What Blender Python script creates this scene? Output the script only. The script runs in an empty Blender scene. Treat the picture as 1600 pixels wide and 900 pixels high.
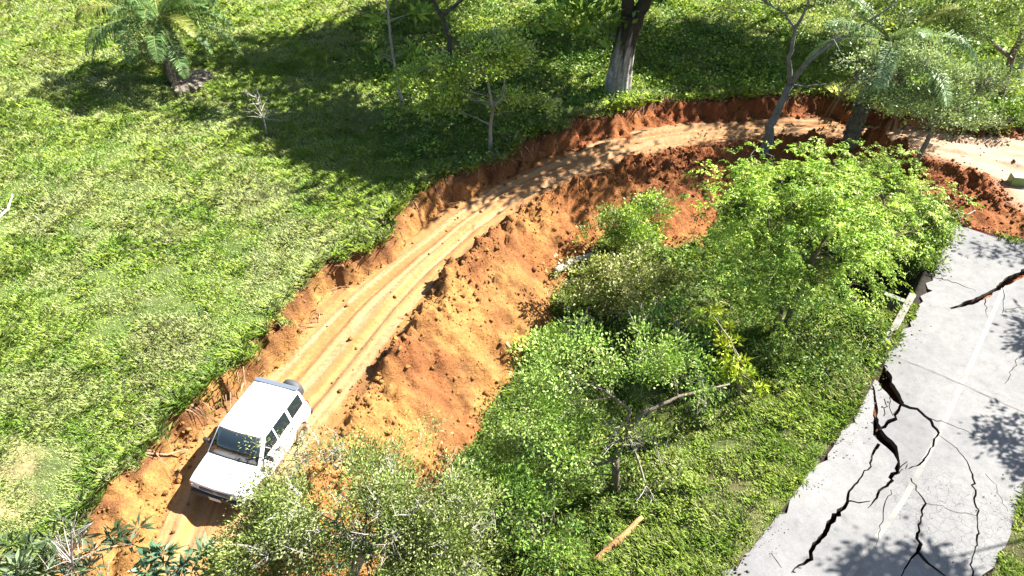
import bpy, math, random
import numpy as np
from mathutils import Vector, Matrix
from mathutils.geometry import delaunay_2d_cdt

# ------------------------------------------------------------------ camera, light, exposure
S = bpy.context.scene
COL = S.collection
HC, PITCH, FPX = 13.6, math.radians(40.0), 1080.0      # drone height, tilt, focal length in pixels of a 1600 wide frame
cam = bpy.data.objects.new("camera", bpy.data.cameras.new("camera"))
COL.objects.link(cam)
KW = 1.23                                                 # metres per unit of the plan below; applied to everything at the end
cam.location = (0, 0, HC*KW)
cam.rotation_euler = (math.pi/2 - PITCH, 0, 0)
cam.data.sensor_width = 36.0
cam.data.lens = 36.0*FPX/1600.0
cam.data.clip_start = 0.1
cam.data.clip_end = 3000
S.camera = cam

SUN_EL = math.radians(45.0)
SH = np.array([-0.925, -0.380])                          # direction in which shadows fall
w = bpy.data.worlds.new("World"); S.world = w; w.use_nodes = True
nt = w.node_tree
sky = nt.nodes.new("ShaderNodeTexSky"); sky.sky_type = 'NISHITA'; sky.sun_disc = False
sky.sun_elevation = SUN_EL
sky.sun_rotation = math.atan2(-SH[0], -SH[1])
sky.air_density = 1.0; sky.dust_density = 1.2
bg = nt.nodes["Background"]; bg.inputs[1].default_value = 0.05
nt.links.new(sky.outputs[0], bg.inputs[0])
sl = bpy.data.lights.new("sun", 'SUN'); sl.energy = 5.0; sl.angle = math.radians(0.55); sl.color = (1.0, 0.955, 0.88)
sun = bpy.data.objects.new("sun", sl); COL.objects.link(sun)
sd = Vector((SH[0]*math.cos(SUN_EL), SH[1]*math.cos(SUN_EL), -math.sin(SUN_EL)))
sun.rotation_euler = sd.to_track_quat('-Z', 'Y').to_euler()
S.view_settings.view_transform = 'Standard'
S.view_settings.look = 'None'
S.view_settings.gamma = 1.0
S.view_settings.use_curve_mapping = False
S.view_settings.exposure = 2.25

RNG = np.random.default_rng(7)
ALB = .64                                                # albedo of soil and leaves against the working palette

# ------------------------------------------------------------------ picture <-> place
CP, SP = math.cos(PITCH), math.sin(PITCH)
def ray(px, py):
    a, b = (px-800.0), (450.0-py)
    return np.array([a, FPX*CP + b*SP, -FPX*SP + b*CP])/FPX
def on_z(px, py, z):
    d = ray(px, py); t = (z-HC)/d[2]
    return np.array([d[0]*t, d[1]*t, z])
def on_y(px, py, y):
    d = ray(px, py); t = y/d[1]
    return np.array([d[0]*t, y, HC+d[2]*t])
def project(x, y, z):
    zz = np.asarray(z)-HC
    dep = y*CP - zz*SP
    u = y*SP + zz*CP
    dep = np.maximum(dep, 0.01)
    return 800+FPX*x/dep, 450-FPX*u/dep, dep

# ------------------------------------------------------------------ noise
def _h(i, j, s):
    n = (i.astype(np.int64)*374761393 + j.astype(np.int64)*668265263 + s*1274126177) & 0xffffffff
    n = ((n ^ (n >> 13))*1274126177) & 0xffffffff
    n = n ^ (n >> 16)
    return (n & 0xffff)/65535.0
def vnoise(x, y, s=0):
    x = np.asarray(x, float); y = np.asarray(y, float)
    i = np.floor(x); j = np.floor(y); fx = x-i; fy = y-j
    fx = fx*fx*fx*(fx*(fx*6-15)+10); fy = fy*fy*fy*(fy*(fy*6-15)+10)
    a = _h(i, j, s); b = _h(i+1, j, s); c = _h(i, j+1, s); d = _h(i+1, j+1, s)
    return (a*(1-fx)+b*fx)*(1-fy) + (c*(1-fx)+d*fx)*fy - 0.5
def fbm(x, y, s=0, o=4, g=0.5):
    r = 0; a = 1.0; t = 0
    for k in range(o):
        r = r + a*vnoise(x*2**k+k*17.3, y*2**k-k*9.1, s+k); t += a; a *= g
    return r/t*2
def sstep(a, b, x):
    t = np.clip((x-a)/(b-a), 0, 1); return t*t*(3-2*t)

# ------------------------------------------------------------------ the lines of the ground, each vertex (px, py, height)
def line(pts):
    return np.array([on_z(*p) for p in pts])
L_FOOT = line([(60,1060,0),(150,950,0),(225,850,0),(258,770,0),(292,700,0),(335,655,0),(380,608,0),(430,565,0),(478,512,0),(540,455,0),(600,408,0),(650,372,0),
  (700,332,0),(760,290,0),(830,258,0),(870,243,0),(930,219,0),(1000,200,0),(1080,189,0),(1150,184,0),(1220,181,0),(1290,183,0),(1350,191,0),(1420,198,0),(1500,205,0),(1600,213,0),(1760,225,0),(2100,250,0)])
L_TOP = line([(-160,1060,.6),(-20,960,.6),(60,890,.62),(140,800,.65),(185,735,.7),(262,662,.74),(300,628,.74),(350,600,.74),(385,540,.74),(450,492,.74),(520,410,.74),(600,368,.72),
  (640,310,.68),(700,278,.66),(770,252,.66),(850,210,.66),(900,185,.66),(960,172,.64),(1030,158,.62),(1150,151,.6),(1290,148,.6),(1350,160,.7),(1400,176,.55),(1480,192,.3),(1600,200,.25),(1760,208,.25),(2100,228,.25)])
L_RIGHT = line([(330,1060,0),(400,940,0),(470,780,0),(515,670,0),(548,628,0),(600,560,0),(650,492,0),(700,432,0),(760,372,0),(820,330,0),(900,290,0),(980,254,0),(1050,235,0),(1130,224,0),
  (1200,217,0),(1330,217,0),(1400,228,0),(1450,246,0),(1500,262,0),(1550,285,0),(1562,312,0),(1600,338,0),(1700,370,0),(2000,430,0)])
L_TOE = line([(420,1090,-2.2),(560,940,-2.2),(650,840,-2.2),(703,775,-2.2),(715,715,-2.1),(765,645,-2.0),(830,540,-1.8),(872,512,-1.7),(882,440,-1.5),(925,375,-1.25),(1000,350,-1.1),
  (1045,385,-1.3),(1110,388,-1.35),(1115,330,-1.1),(1160,280,-1.0),(1250,272,-.9),(1340,272,-.8),(1400,283,-.8),(1440,305,-.5),(1475,335,-.35),(1500,352,-.3),(1600,385,-.3),(1700,410,-.3),(2000,480,-.3)])
ZA = -0.3
L_ASPH = line([(930,1150,ZA),(1050,1000,ZA),(1148,888,ZA),(1260,745,ZA),(1335,645,ZA),(1368,580,ZA),(1398,540,ZA),(1445,460,ZA),(1480,380,ZA),(1500,350,ZA)])
A_RIGHT = line([(1400,1150,ZA),(1480,1000,ZA),(1555,885,ZA),(1600,775,ZA),(1680,640,ZA),(1780,500,ZA),(1900,400,ZA)])

def dist(P, X, Y):
    """distance to a polyline, interpolated height of the nearest point, arc length, side (>0 = left of it)"""
    best = np.full(X.shape, 1e18); z = np.zeros(X.shape); s = np.zeros(X.shape); side = np.zeros(X.shape); acc = 0
    for k in range(len(P)-1):
        a, b = P[k], P[k+1]; dx, dy = b[0]-a[0], b[1]-a[1]; l2 = dx*dx+dy*dy; l = math.sqrt(l2)
        t = np.clip(((X-a[0])*dx+(Y-a[1])*dy)/l2, 0, 1)
        ex = X-a[0]-t*dx; ey = Y-a[1]-t*dy; d = ex*ex+ey*ey
        m = d < best
        best[m] = d[m]; z[m] = (a[2]+t*(b[2]-a[2]))[m]; s[m] = (acc+t*l)[m]; side[m] = (dx*(Y-a[1])-dy*(X-a[0]))[m]
        acc += l
    return np.sqrt(best), z, s, side
def inside(poly, X, Y):
    r = np.zeros(X.shape, bool); n = len(poly)
    for i in range(n):
        x1, y1 = poly[i][0], poly[i][1]; x2, y2 = poly[(i+1) % n][0], poly[(i+1) % n][1]
        if y1 == y2: continue
        c = ((y1 > Y) != (y2 > Y)) & (X < (x2-x1)*(Y-y1)/(y2-y1)+x1)
        r ^= c
    return r
def ext(P, d0, d1):      # a line with far ends for the region polygons
    return [(P[0][0]+d0[0], P[0][1]+d0[1])] + [(p[0], p[1]) for p in P] + [(P[-1][0]+d1[0], P[-1][1]+d1[1])]
FAR = 900
def poly_right_of(P):    # everything on the valley side of a road-like line
    q = ext(P, (-60, -FAR), (FAR, -60))
    return q + [(FAR*2, -FAR*2), (-60, -FAR*2)]
PG_TOP, PG_FOOT, PG_RIGHT, PG_TOE = map(poly_right_of, (L_TOP, L_FOOT, L_RIGHT, L_TOE))
PG_ASPH = [(L_ASPH[0][0]-3, -FAR)] + [(p[0], p[1]) for p in L_ASPH] + [(p[0], p[1]) for p in L_TOE[-4:]] + [(FAR*2, L_TOE[-1][1]-60), (FAR*2, -FAR)]
A_ROAD = [(p[0], p[1]) for p in L_ASPH] + [(p[0], p[1]) for p in A_RIGHT[::-1]]

PIT = on_z(1366, 486, -1.8)
def ground(X, Y, full=False):
    X = np.asarray(X, float); Y = np.asarray(Y, float)
    near = sstep(120, 40, np.hypot(X, Y))
    wx = X + near*(0.55*fbm(X/2.2, Y/2.2, 11, 2) + 0.30*fbm(X/.55, Y/.55, 13, 2))
    wy = Y + near*(0.55*fbm(X/2.2, Y/2.2, 21, 2) + 0.30*fbm(X/.55, Y/.55, 23, 2))
    qx = X + near*(0.16*fbm(X/.7, Y/.7, 31, 2)+.35*fbm(X/2.4, Y/2.4, 35, 2)); qy = Y + near*(0.16*fbm(X/.7, Y/.7, 33, 2)+.35*fbm(X/2.4, Y/2.4, 37, 2))
    iT = inside(PG_TOP, wx, wy); iF = inside(PG_FOOT, wx, wy) & iT; iR = inside(PG_RIGHT, qx, qy) & iF
    iE = inside(PG_TOE, wx, wy) & iR; iA = inside(PG_ASPH, X, Y)
    dT, zT, sT, _ = dist(L_TOP, wx, wy); dF, zF, sF, _ = dist(L_FOOT, wx, wy)
    dR, zR, sR, _ = dist(L_RIGHT, qx, qy); dE, zE, sE, _ = dist(L_TOE, wx, wy); dA, zAa, sA, _ = dist(L_ASPH, X, Y)
    n1 = fbm(X/6, Y/6, 41, 3); n2 = fbm(X/1.1, Y/1.1, 43, 4); n3 = fbm(X/.38, Y/.38, 47, 3); n4 = fbm(X/.16, Y/.16, 49, 2)
    reg = np.zeros(X.shape, int)
    # 0 pasture
    rise = np.where(dT < 70, 0.075*dT, 0.075*70 + 0.03*(dT-70))
    z = zT + rise*sstep(0, 3, dT) + 0.35*n1*sstep(1, 8, dT) + 0.10*n2 + 0.03*n3
    # 1 bank
    m = iT & ~iF
    u = dF/(dF+dT+1e-6)
    gully = np.abs(fbm(sF/.42, u*0.8+7, 51, 3))
    zb = zT*sstep(-.02, .92, u**1.2) - 0.34*gully*np.sin(np.clip(u, 0, 1)*math.pi) + (0.13*n3+.12*n2+.05*n4+.2*(np.abs(n3)-.2))*sstep(0, .2, u)*sstep(1.02, .8, u)
    z = np.where(m, zb, z); reg[m] = 1
    # 2 dirt road: ruts, ridges pushed up by the tyres
    m = iF & ~iR
    dF0 = dist(L_FOOT, X, Y)[0]; dR0 = dist(L_RIGHT, X, Y)[0]; v = dF0/(dF0+dR0+1e-6)      # ruts follow the track, not its ragged edges
    wv = v + 0.014*fbm(sF/7.0, 0*sF, 61, 2)
    rut = np.exp(-((wv-.30)/.055)**2) + np.exp(-((wv-.66)/.055)**2)
    rdg = np.exp(-((wv-.40)/.03)**2) + np.exp(-((wv-.56)/.03)**2)+.8*np.exp(-((wv-.20)/.03)**2)+ np.exp(-((wv-.76)/.03)**2)
    zr = 0.05*n1 - 0.10*rut + 0.07*rdg*(.6+n2) + 0.015*n3 + 0.02*n2 + 0.02*fbm(sF/1.5, v*22, 63, 2) \
         + 0.05*np.clip(n3, 0, 1)*(sstep(.3, .0, v)+sstep(.72, 1., v)) + .06*sstep(.12, 0., v)
    edge = near
    z = np.where(m, zr*edge, z); reg[m] = 2
    # 3 spoil heap: a lumpy crest by the road, then a long slope
    m = iR & ~iE
    u = dR/(dR+dE+1e-6)
    crest = 0.36*np.exp(-((u-.16)/.11)**2)*(1+1.3*n2)*sstep(.0,.05,u)*(1-.55*sstep(17, 22, sR))
    lump = 0.17*n2 + 0.17*n3*sstep(0.0, .1, u) + 0.07*n4
    rough = sstep(.6, .2, u)*.8 + .48
    lump = lump + .26*(np.abs(n3)-.2)*sstep(0, .1, u) + .10*(np.abs(fbm(X/.24, Y/.24, 53, 2))-.25)
    zs = zE*sstep(.12, 1.06, u)**1.1 + crest + lump*rough*sstep(0, .06, u) + .12*fbm(X/2.5, Y/2.5, 67, 2)*np.sin(np.clip(u,0,1)*math.pi)
    z = np.where(m, zs, z); reg[m] = 3
    # 4 valley floor and the grass slope up to the road
    m = iE & ~iA
    u = dE/(dE+dA+1e-6)
    zv = zE + (ZA-.02-zE)*sstep(.35, 1.0, u) - 0.35*np.sin(np.clip(u,0,1)*math.pi)*sstep(1, 4, dA) + (0.22*n2+.3*n1)*sstep(0, 1.5, np.minimum(dE, dA)) + .03*n3
    pit = np.exp(-(((X-PIT[0])/1.35)**2+((Y-PIT[1])/1.5)**2)**2)
    zv = zv - 1.7*pit*sstep(.25, .55, dA)
    z = np.where(m, zv, z); reg[m] = 4
    # 5 under and beyond the asphalt
    m = iA
    dRt, _, _, _ = dist(A_RIGHT, X, Y)
    onroad = inside(A_ROAD, X, Y)
    dlast, zl, _, _ = dist(L_TOE[-6:], X, Y)
    bed = ZA-.62 + .1*n3
    verge = ZA + .02 + 0.05*n2 + .12*n1 + .05*sstep(0, 3, dRt)
    blend = sstep(0.02, .28, np.minimum(np.minimum(dA, dRt), dlast + .02))
    za = np.where(onroad, (ZA-.04)*(1-blend)+bed*blend, verge)
    z = np.where(m, za, z); reg[m] = 5
    reg[m & ~onroad] = 6
    if not full: return z
    return z, reg, dict(dT=dT, dF=dF, dR=dR, dE=dE, dA=dA, sF=sF, sR=sR, v=v, n1=n1, n2=n2, n3=n3, n4=n4, dRt=dRt)

def axis(a, b, step, grow, far):
    c = list(np.arange(a, b+1e-6, step)); s = step
    lo, hi = [], []; x = b
    while x < far: s = min(s*grow, 40); x += s; hi.append(x)
    s = step; x = a
    while x > -far: s = min(s*grow, 40); x -= s; lo.append(x)
    return np.array(lo[::-1]+c+hi)
GX = axis(-17, 24, 0.075, 1.035, 420); GY = axis(5.5, 32, 0.075, 1.035, 420)
XX, YY = np.meshgrid(GX, GY)
ZZ, REG, F = ground(XX, YY, True)
def hz(x, y):            # height of the built ground (bilinear on its grid)
    x = np.asarray(x, float); y = np.asarray(y, float)
    i = np.clip(np.searchsorted(GX, x)-1, 0, len(GX)-2); j = np.clip(np.searchsorted(GY, y)-1, 0, len(GY)-2)
    a = (x-GX[i])/(GX[i+1]-GX[i]); b = (y-GY[j])/(GY[j+1]-GY[j])
    return (ZZ[j,i]*(1-a)+ZZ[j,i+1]*a)*(1-b)+(ZZ[j+1,i]*(1-a)+ZZ[j+1,i+1]*a)*b
def reg_at(x, y):
    i = np.clip(np.searchsorted(GX, x)-1, 0, len(GX)-2); j = np.clip(np.searchsorted(GY, y)-1, 0, len(GY)-2)
    return REG[j, i]
def at(px, py, dz=0.0):  # where the line of sight through a picture point meets the ground
    d = ray(px, py); t = np.linspace(6, 90, 3000)
    z = HC+d[2]*t; g = hz(d[0]*t, d[1]*t)
    k = int(np.argmax(z < g))
    t0 = t[max(k-1, 0)]; t1 = t[k]
    for _ in range(12):
        tm = (t0+t1)/2
        if HC+d[2]*tm < hz(d[0]*tm, d[1]*tm): t1 = tm
        else: t0 = tm
    return Vector((d[0]*t1, d[1]*t1, HC+d[2]*t1+dz))

# ------------------------------------------------------------------ materials
MATS = {}
def nodes(name):
    m = bpy.data.materials.new(name); m.use_nodes = True; MATS[name] = m
    n = m.node_tree.nodes; l = m.node_tree.links
    return m, n, l, n["Principled BSDF"]
def plain(name, col, rough=.6, metal=0, spec=.5, bump=0, bscale=40, var=0, vscale=6, coat=0):
    m, n, l, p = nodes(name)
    p.inputs["Base Color"].default_value = (*col, 1); p.inputs["Roughness"].default_value = rough
    p.inputs["Metallic"].default_value = metal; p.inputs["Specular IOR Level"].default_value = spec
    p.inputs["Coat Weight"].default_value = coat
    tc = n.new("ShaderNodeTexCoord")
    if var:
        nz = n.new("ShaderNodeTexNoise"); nz.inputs["Scale"].default_value = vscale; nz.inputs["Detail"].default_value = 6
        r = n.new("ShaderNodeMapRange"); r.inputs[1].default_value = .3; r.inputs[2].default_value = .7; r.inputs[3].default_value = 1-var; r.inputs[4].default_value = 1+var
        mx = n.new("ShaderNodeVectorMath"); mx.operation = 'SCALE'; mx.inputs[0].default_value = col
        l.new(tc.outputs["Object"], nz.inputs["Vector"]); l.new(nz.outputs[0], r.inputs[0]); l.new(r.outputs[0], mx.inputs["Scale"]); l.new(mx.outputs[0], p.inputs["Base Color"])
    if bump:
        nz = n.new("ShaderNodeTexNoise"); nz.inputs["Scale"].default_value = bscale; nz.inputs["Detail"].default_value = 8
        b = n.new("ShaderNodeBump"); b.inputs["Strength"].default_value = bump; b.inputs["Distance"].default_value = .03
        l.new(tc.outputs["Object"], nz.inputs["Vector"]); l.new(nz.outputs[0], b.inputs["Height"]); l.new(b.outputs[0], p.inputs["Normal"])
    return m
def tinted(name, rough=.9, bump=.6, scales=(3, 14, 60), dist_=.06, amp=.30, transl=0.0, spec=.2):
    """base colour from the 'tint' attribute, broken up by noise"""
    m, n, l, p = nodes(name)
    p.inputs["Roughness"].default_value = rough; p.inputs["Specular IOR Level"].default_value = spec
    at_ = n.new("ShaderNodeAttribute"); at_.attribute_name = "tint"
    tc = n.new("ShaderNodeTexCoord"); src = at_.outputs["Color"]
    hsum = None
    if bump:
        for k, sc in enumerate(scales):
            nz = n.new("ShaderNodeTexNoise"); nz.inputs["Scale"].default_value = sc; nz.inputs["Detail"].default_value = 7; nz.inputs["Roughness"].default_value = .62
            l.new(tc.outputs["Object"], nz.inputs["Vector"])
            r = n.new("ShaderNodeMapRange"); r.inputs[1].default_value = .3; r.inputs[2].default_value = .7
            r.inputs[3].default_value = 1-amp; r.inputs[4].default_value = 1+amp
            l.new(nz.outputs[0], r.inputs[0])
            v = n.new("ShaderNodeVectorMath"); v.operation = 'SCALE'; l.new(src, v.inputs[0]); l.new(r.outputs[0], v.inputs["Scale"]); src = v.outputs[0]
            mm = n.new("ShaderNodeMath"); mm.operation = 'MULTIPLY_ADD'; mm.inputs[1].default_value = 1.0/(1+k*1.2)
            l.new(nz.outputs[0], mm.inputs[0])
            if hsum is not None: l.new(hsum, mm.inputs[2])
            hsum = mm.outputs[0]
        b = n.new("ShaderNodeBump"); b.inputs["Strength"].default_value = bump; b.inputs["Distance"].default_value = dist_
        l.new(hsum, b.inputs["Height"]); l.new(b.outputs[0], p.inputs["Normal"])
    l.new(src, p.inputs["Base Color"])
    if transl:
        tr = n.new("ShaderNodeBsdfTranslucent"); mix = n.new("ShaderNodeMixShader"); mix.inputs[0].default_value = transl
        v = n.new("ShaderNodeVectorMath"); v.operation = 'MULTIPLY'; v.inputs[1].default_value = (1.25, 1.2, .6)
        l.new(src, v.inputs[0]); l.new(v.outputs[0], tr.inputs[0])
        l.new(p.outputs[0], mix.inputs[1]); l.new(tr.outputs[0], mix.inputs[2])
        l.new(mix.outputs[0], n["Material Output"].inputs[0])
    return m
M_SOIL = tinted("soil", .95, 1.0, (2.6, 11, 42), .16, .24)
M_ROAD = tinted("packed_dirt", .95, .7, (5, 22, 70), .05, .12)
M_TURF = tinted("turf", .95, .8, (3, 16, 70), .06, .30)
M_GRASS = tinted("grass_blade", .55, 0, transl=.35, spec=.35)
M_LEAF = tinted("leaf", .48, 0, transl=.22, spec=.20)
M_BARK = tinted("bark", .9, .9, (4, 18, 60), .03, .35)

# ------------------------------------------------------------------ mesh building
def mesh_obj(name, V, Fa, mat, parent=None, tint=None, smooth=False, k=None):
    """V (n,3), Fa (m,k) or list of tuples -> one linked mesh object"""
    V = np.asarray(V, np.float32); me = bpy.data.meshes.new(name)
    if isinstance(Fa, np.ndarray):
        m, k = Fa.shape
        me.vertices.add(len(V)); me.vertices.foreach_set("co", V.ravel())
        me.loops.add(m*k); me.loops.foreach_set("vertex_index", Fa.astype(np.int32).ravel())
        me.polygons.add(m); me.polygons.foreach_set("loop_start", np.arange(0, m*k, k, dtype=np.int32))
    else:
        me.from_pydata([tuple(map(float, v)) for v in V], [], [tuple(f) for f in Fa])
    me.update(calc_edges=True)
    me.validate() if not isinstance(Fa, np.ndarray) else None
    if smooth: me.polygons.foreach_set("use_smooth", np.ones(len(me.polygons), bool))
    if tint is not None:
        t = np.asarray(tint, np.float32)*ALB*(1.36 if mat.name == "leaf" else 1.0)
        if t.ndim == 1: t = np.tile(t, (len(V), 1))
        a = me.attributes.new("tint", 'FLOAT_COLOR', 'POINT')
        a.data.foreach_set("color", np.hstack([t, np.ones((len(V), 1), np.float32)]).ravel())
    me.materials.append(mat)
    o = bpy.data.objects.new(name, me); COL.objects.link(o)
    if parent: o.parent = parent
    return o
class MB:
    """collects geometry (world or local coordinates) for ONE mesh"""
    def __init__(s): s.V = []; s.F = []; s.T = []; s.n = 0
    def add(s, V, Fc, t=(.5, .5, .5)):
        V = np.asarray(V, float); t = np.asarray(t, float)
        if t.ndim == 1: t = np.tile(t, (len(V), 1))
        s.V.append(V); s.T.append(t); s.F += [tuple(int(i)+s.n for i in f) for f in Fc]; s.n += len(V)
    def tube(s, P, R, seg=7, t=(.5, .5, .5), flute=None, cap=True):
        P = np.asarray(P, float); n = len(P); V = []
        for i in range(n):
            d = P[min(i+1, n-1)]-P[max(i-1, 0)]; d = d/(np.linalg.norm(d)+1e-9)
            a = np.cross(d, (0.12, 1, 0.05)); a /= np.linalg.norm(a)+1e-9; b = np.cross(d, a)
            for k in range(seg):
                an = 2*math.pi*k/seg; r = R[i]
                if flute is not None: r *= 1+flute[i]*(.35*math.cos(an*6+1)+.45*math.cos(an*11+.6)+.3*math.cos(an*3))
                V.append(P[i]+r*(math.cos(an)*a+math.sin(an)*b))
        Fc = [(i*seg+k, i*seg+(k+1) % seg, (i+1)*seg+(k+1) % seg, (i+1)*seg+k) for i in range(n-1) for k in range(seg)]
        if cap: Fc += [tuple(range(seg))[::-1], tuple((n-1)*seg+k for k in range(seg))]
        s.add(V, Fc, t)
    def box(s, c, sz, rz=0.0, t=(.5, .5, .5), rot=None):
        c = np.asarray(c, float); V = np.array([[x, y, z] for x in (-.5, .5) for y in (-.5, .5) for z in (-.5, .5)])*sz
        if rot is None: rot = Matrix.Rotation(rz, 3, 'Z')
        V = V @ np.array(rot).T + c
        s.add(V, [(0,1,3,2), (4,6,7,5), (0,4,5,1), (2,3,7,6), (0,2,6,4), (1,5,7,3)], t)
    def build(s, name, mat, parent=None, smooth=False, origin=None, bevel=0):
        V = np.vstack(s.V); T = np.vstack(s.T)
        if origin is not None: V = V-np.asarray(origin)
        o = mesh_obj(name, V, s.F, mat, parent, T, smooth)
        if bevel:
            b = o.modifiers.new("bevel", 'BEVEL'); b.width = bevel; b.segments = 2; b.limit_method = 'ANGLE'; b.angle_limit = math.radians(35)
        return o
def tag(o, label=None, cat=None, group=None, kind=None):
    if label: o["label"] = label
    if cat: o["category"] = cat
    if group: o["group"] = group
    if kind: o["kind"] = kind
    return o
def thing(name, loc, label, cat, group=None, rz=0.0):
    o = bpy.data.objects.new(name, None); COL.objects.link(o); o.location = loc; o.rotation_euler.z = rz
    o.empty_display_size = .3
    return tag(o, label, cat, group)

def unit(v): return v/(np.linalg.norm(v, axis=-1, keepdims=True)+1e-9)
def leaves(P, D, L, Wd, rng, fold=.25):
    """diamond leaves: base P, axis D"""
    n = len(P); D = unit(D); r = unit(rng.normal(size=(n, 3)))
    Sd = unit(np.cross(D, r)); N = np.cross(Sd, D)
    L = np.broadcast_to(L, (n,))[:, None]; Wd = np.broadcast_to(Wd, (n,))[:, None]
    m = P + D*L*.45
    V = np.stack([P, m+Sd*Wd*.5+N*Wd*fold, P+D*L-np.array([0, 0, 1])*L*.12, m-Sd*Wd*.5+N*Wd*fold], 1).reshape(-1, 3)
    return V, np.arange(4*n).reshape(n, 4)

# ------------------------------------------------------------------ ground sheets
def col(*c): return np.array(c, float)
OCH, RED, SAND, DARKR = col(.46, .235, .072), col(.30, .095, .032), col(.60, .40, .22), col(.19, .07, .032)
GR1, GR2, DRY = col(.13, .18, .045), col(.075, .10, .03), col(.33, .28, .13)
def mixc(a, b, t): t = np.clip(t, 0, 1)[..., None]; return a*(1-t)+b*t
n1, n2, n3, n4 = F['n1'], F['n2'], F['n3'], F['n4']
redness = sstep(15, 28, YY + XX*.35 + 2.5*n1)               # the cut gets redder towards the far bend
soil = mixc(OCH, RED, redness*.9 + .25*n2)
soil = mixc(soil, DARKR, sstep(.12, .5, fbm(XX/1.9, YY/1.9, 71, 4))*.55)
T = np.zeros(XX.shape+(3,))
bare = .5*sstep(.30, .62, fbm(XX/3, YY/3, 73, 4)); turf = mixc(GR1, GR2, .5+n2); turf = mixc(turf, DRY, bare*.8+.15*n3)
path = sstep(1.1, .2, dist(line([(-100,560,1.5),(-60,640,1.4),(-35,720,1.3),(-40,800,1.2),(-70,900,1)]), XX, YY)[0]+.4*n3)
turf = mixc(turf, col(.42, .32, .17), path)
turf = mixc(turf, mixc(OCH, RED, redness)*.7, sstep(.30, .05, F['dT']))
T[:] = turf
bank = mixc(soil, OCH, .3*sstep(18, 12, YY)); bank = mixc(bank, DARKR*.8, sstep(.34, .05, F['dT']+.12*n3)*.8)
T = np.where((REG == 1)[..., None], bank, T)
strk = fbm(F['sF']/9, F['v']*30, 75, 3)
road = mixc(mixc(col(.43, .225, .075), col(.40, .195, .085), redness), col(.46, .30, .155), .5+1.6*strk)
road = mixc(road, col(.29, .13, .045), sstep(.08, .35, fbm(F['sF']/5, F['v']*38, 76, 3))*.7)
road = mixc(road, col(.52, .38, .27), sstep(13, 19, XX)*.8)
road = mixc(road, soil*.72, sstep(.16, .0, F['v'])*.8+sstep(.80, 1.0, F['v'])*.8)
T = np.where((REG == 2)[..., None], road, T)
sp = mixc(soil, RED, .25+.5*n2); sp = mixc(sp, OCH, sstep(.1, .5, fbm(XX/2.6, YY/2.6, 77, 3))*.75*(1-redness))
T = np.where((REG == 3)[..., None], sp, T)
val = mixc(mixc(col(.08, .075, .03), GR1, .5+n2), col(.20, .15, .08), bare)
val = mixc(val, col(.03, .025, .018), sstep(1.7, 1.35, np.hypot(XX-PIT[0], YY-PIT[1])))  # shade of the hollow put into the soil colour, near black around the pit
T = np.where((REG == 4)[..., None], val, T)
T = np.where((REG == 5)[..., None], mixc(col(.05, .032, .022)+0*T, col(.40, .15, .06)+0*T, sstep(11, 13.5, YY)*sstep(.1,.3,F['dA'])), T)  # crack shade put into the bed colour: near black, red-brown at the far crack
T = np.where((REG == 6)[..., None], mixc(val, DRY, .3+n2), T)
T = np.clip(T, .01, .9)
nx, ny = len(GX), len(GY)
idx = np.arange(nx*ny).reshape(ny, nx)
FA = np.stack([idx[:-1,:-1], idx[:-1,1:], idx[1:,1:], idx[1:,:-1]], -1).reshape(-1, 4)
FR = REG[:-1, :-1].reshape(-1)
VV = np.stack([XX, YY, ZZ], -1).reshape(-1, 3); TT = T.reshape(-1, 3)
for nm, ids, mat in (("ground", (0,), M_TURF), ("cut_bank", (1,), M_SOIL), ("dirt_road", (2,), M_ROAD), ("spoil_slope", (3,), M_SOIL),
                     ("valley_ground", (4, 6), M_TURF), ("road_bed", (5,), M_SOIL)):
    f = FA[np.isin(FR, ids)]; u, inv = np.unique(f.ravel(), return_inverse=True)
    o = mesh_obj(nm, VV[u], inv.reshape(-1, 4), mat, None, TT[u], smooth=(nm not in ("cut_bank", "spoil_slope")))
    tag(o, kind="structure")

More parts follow.
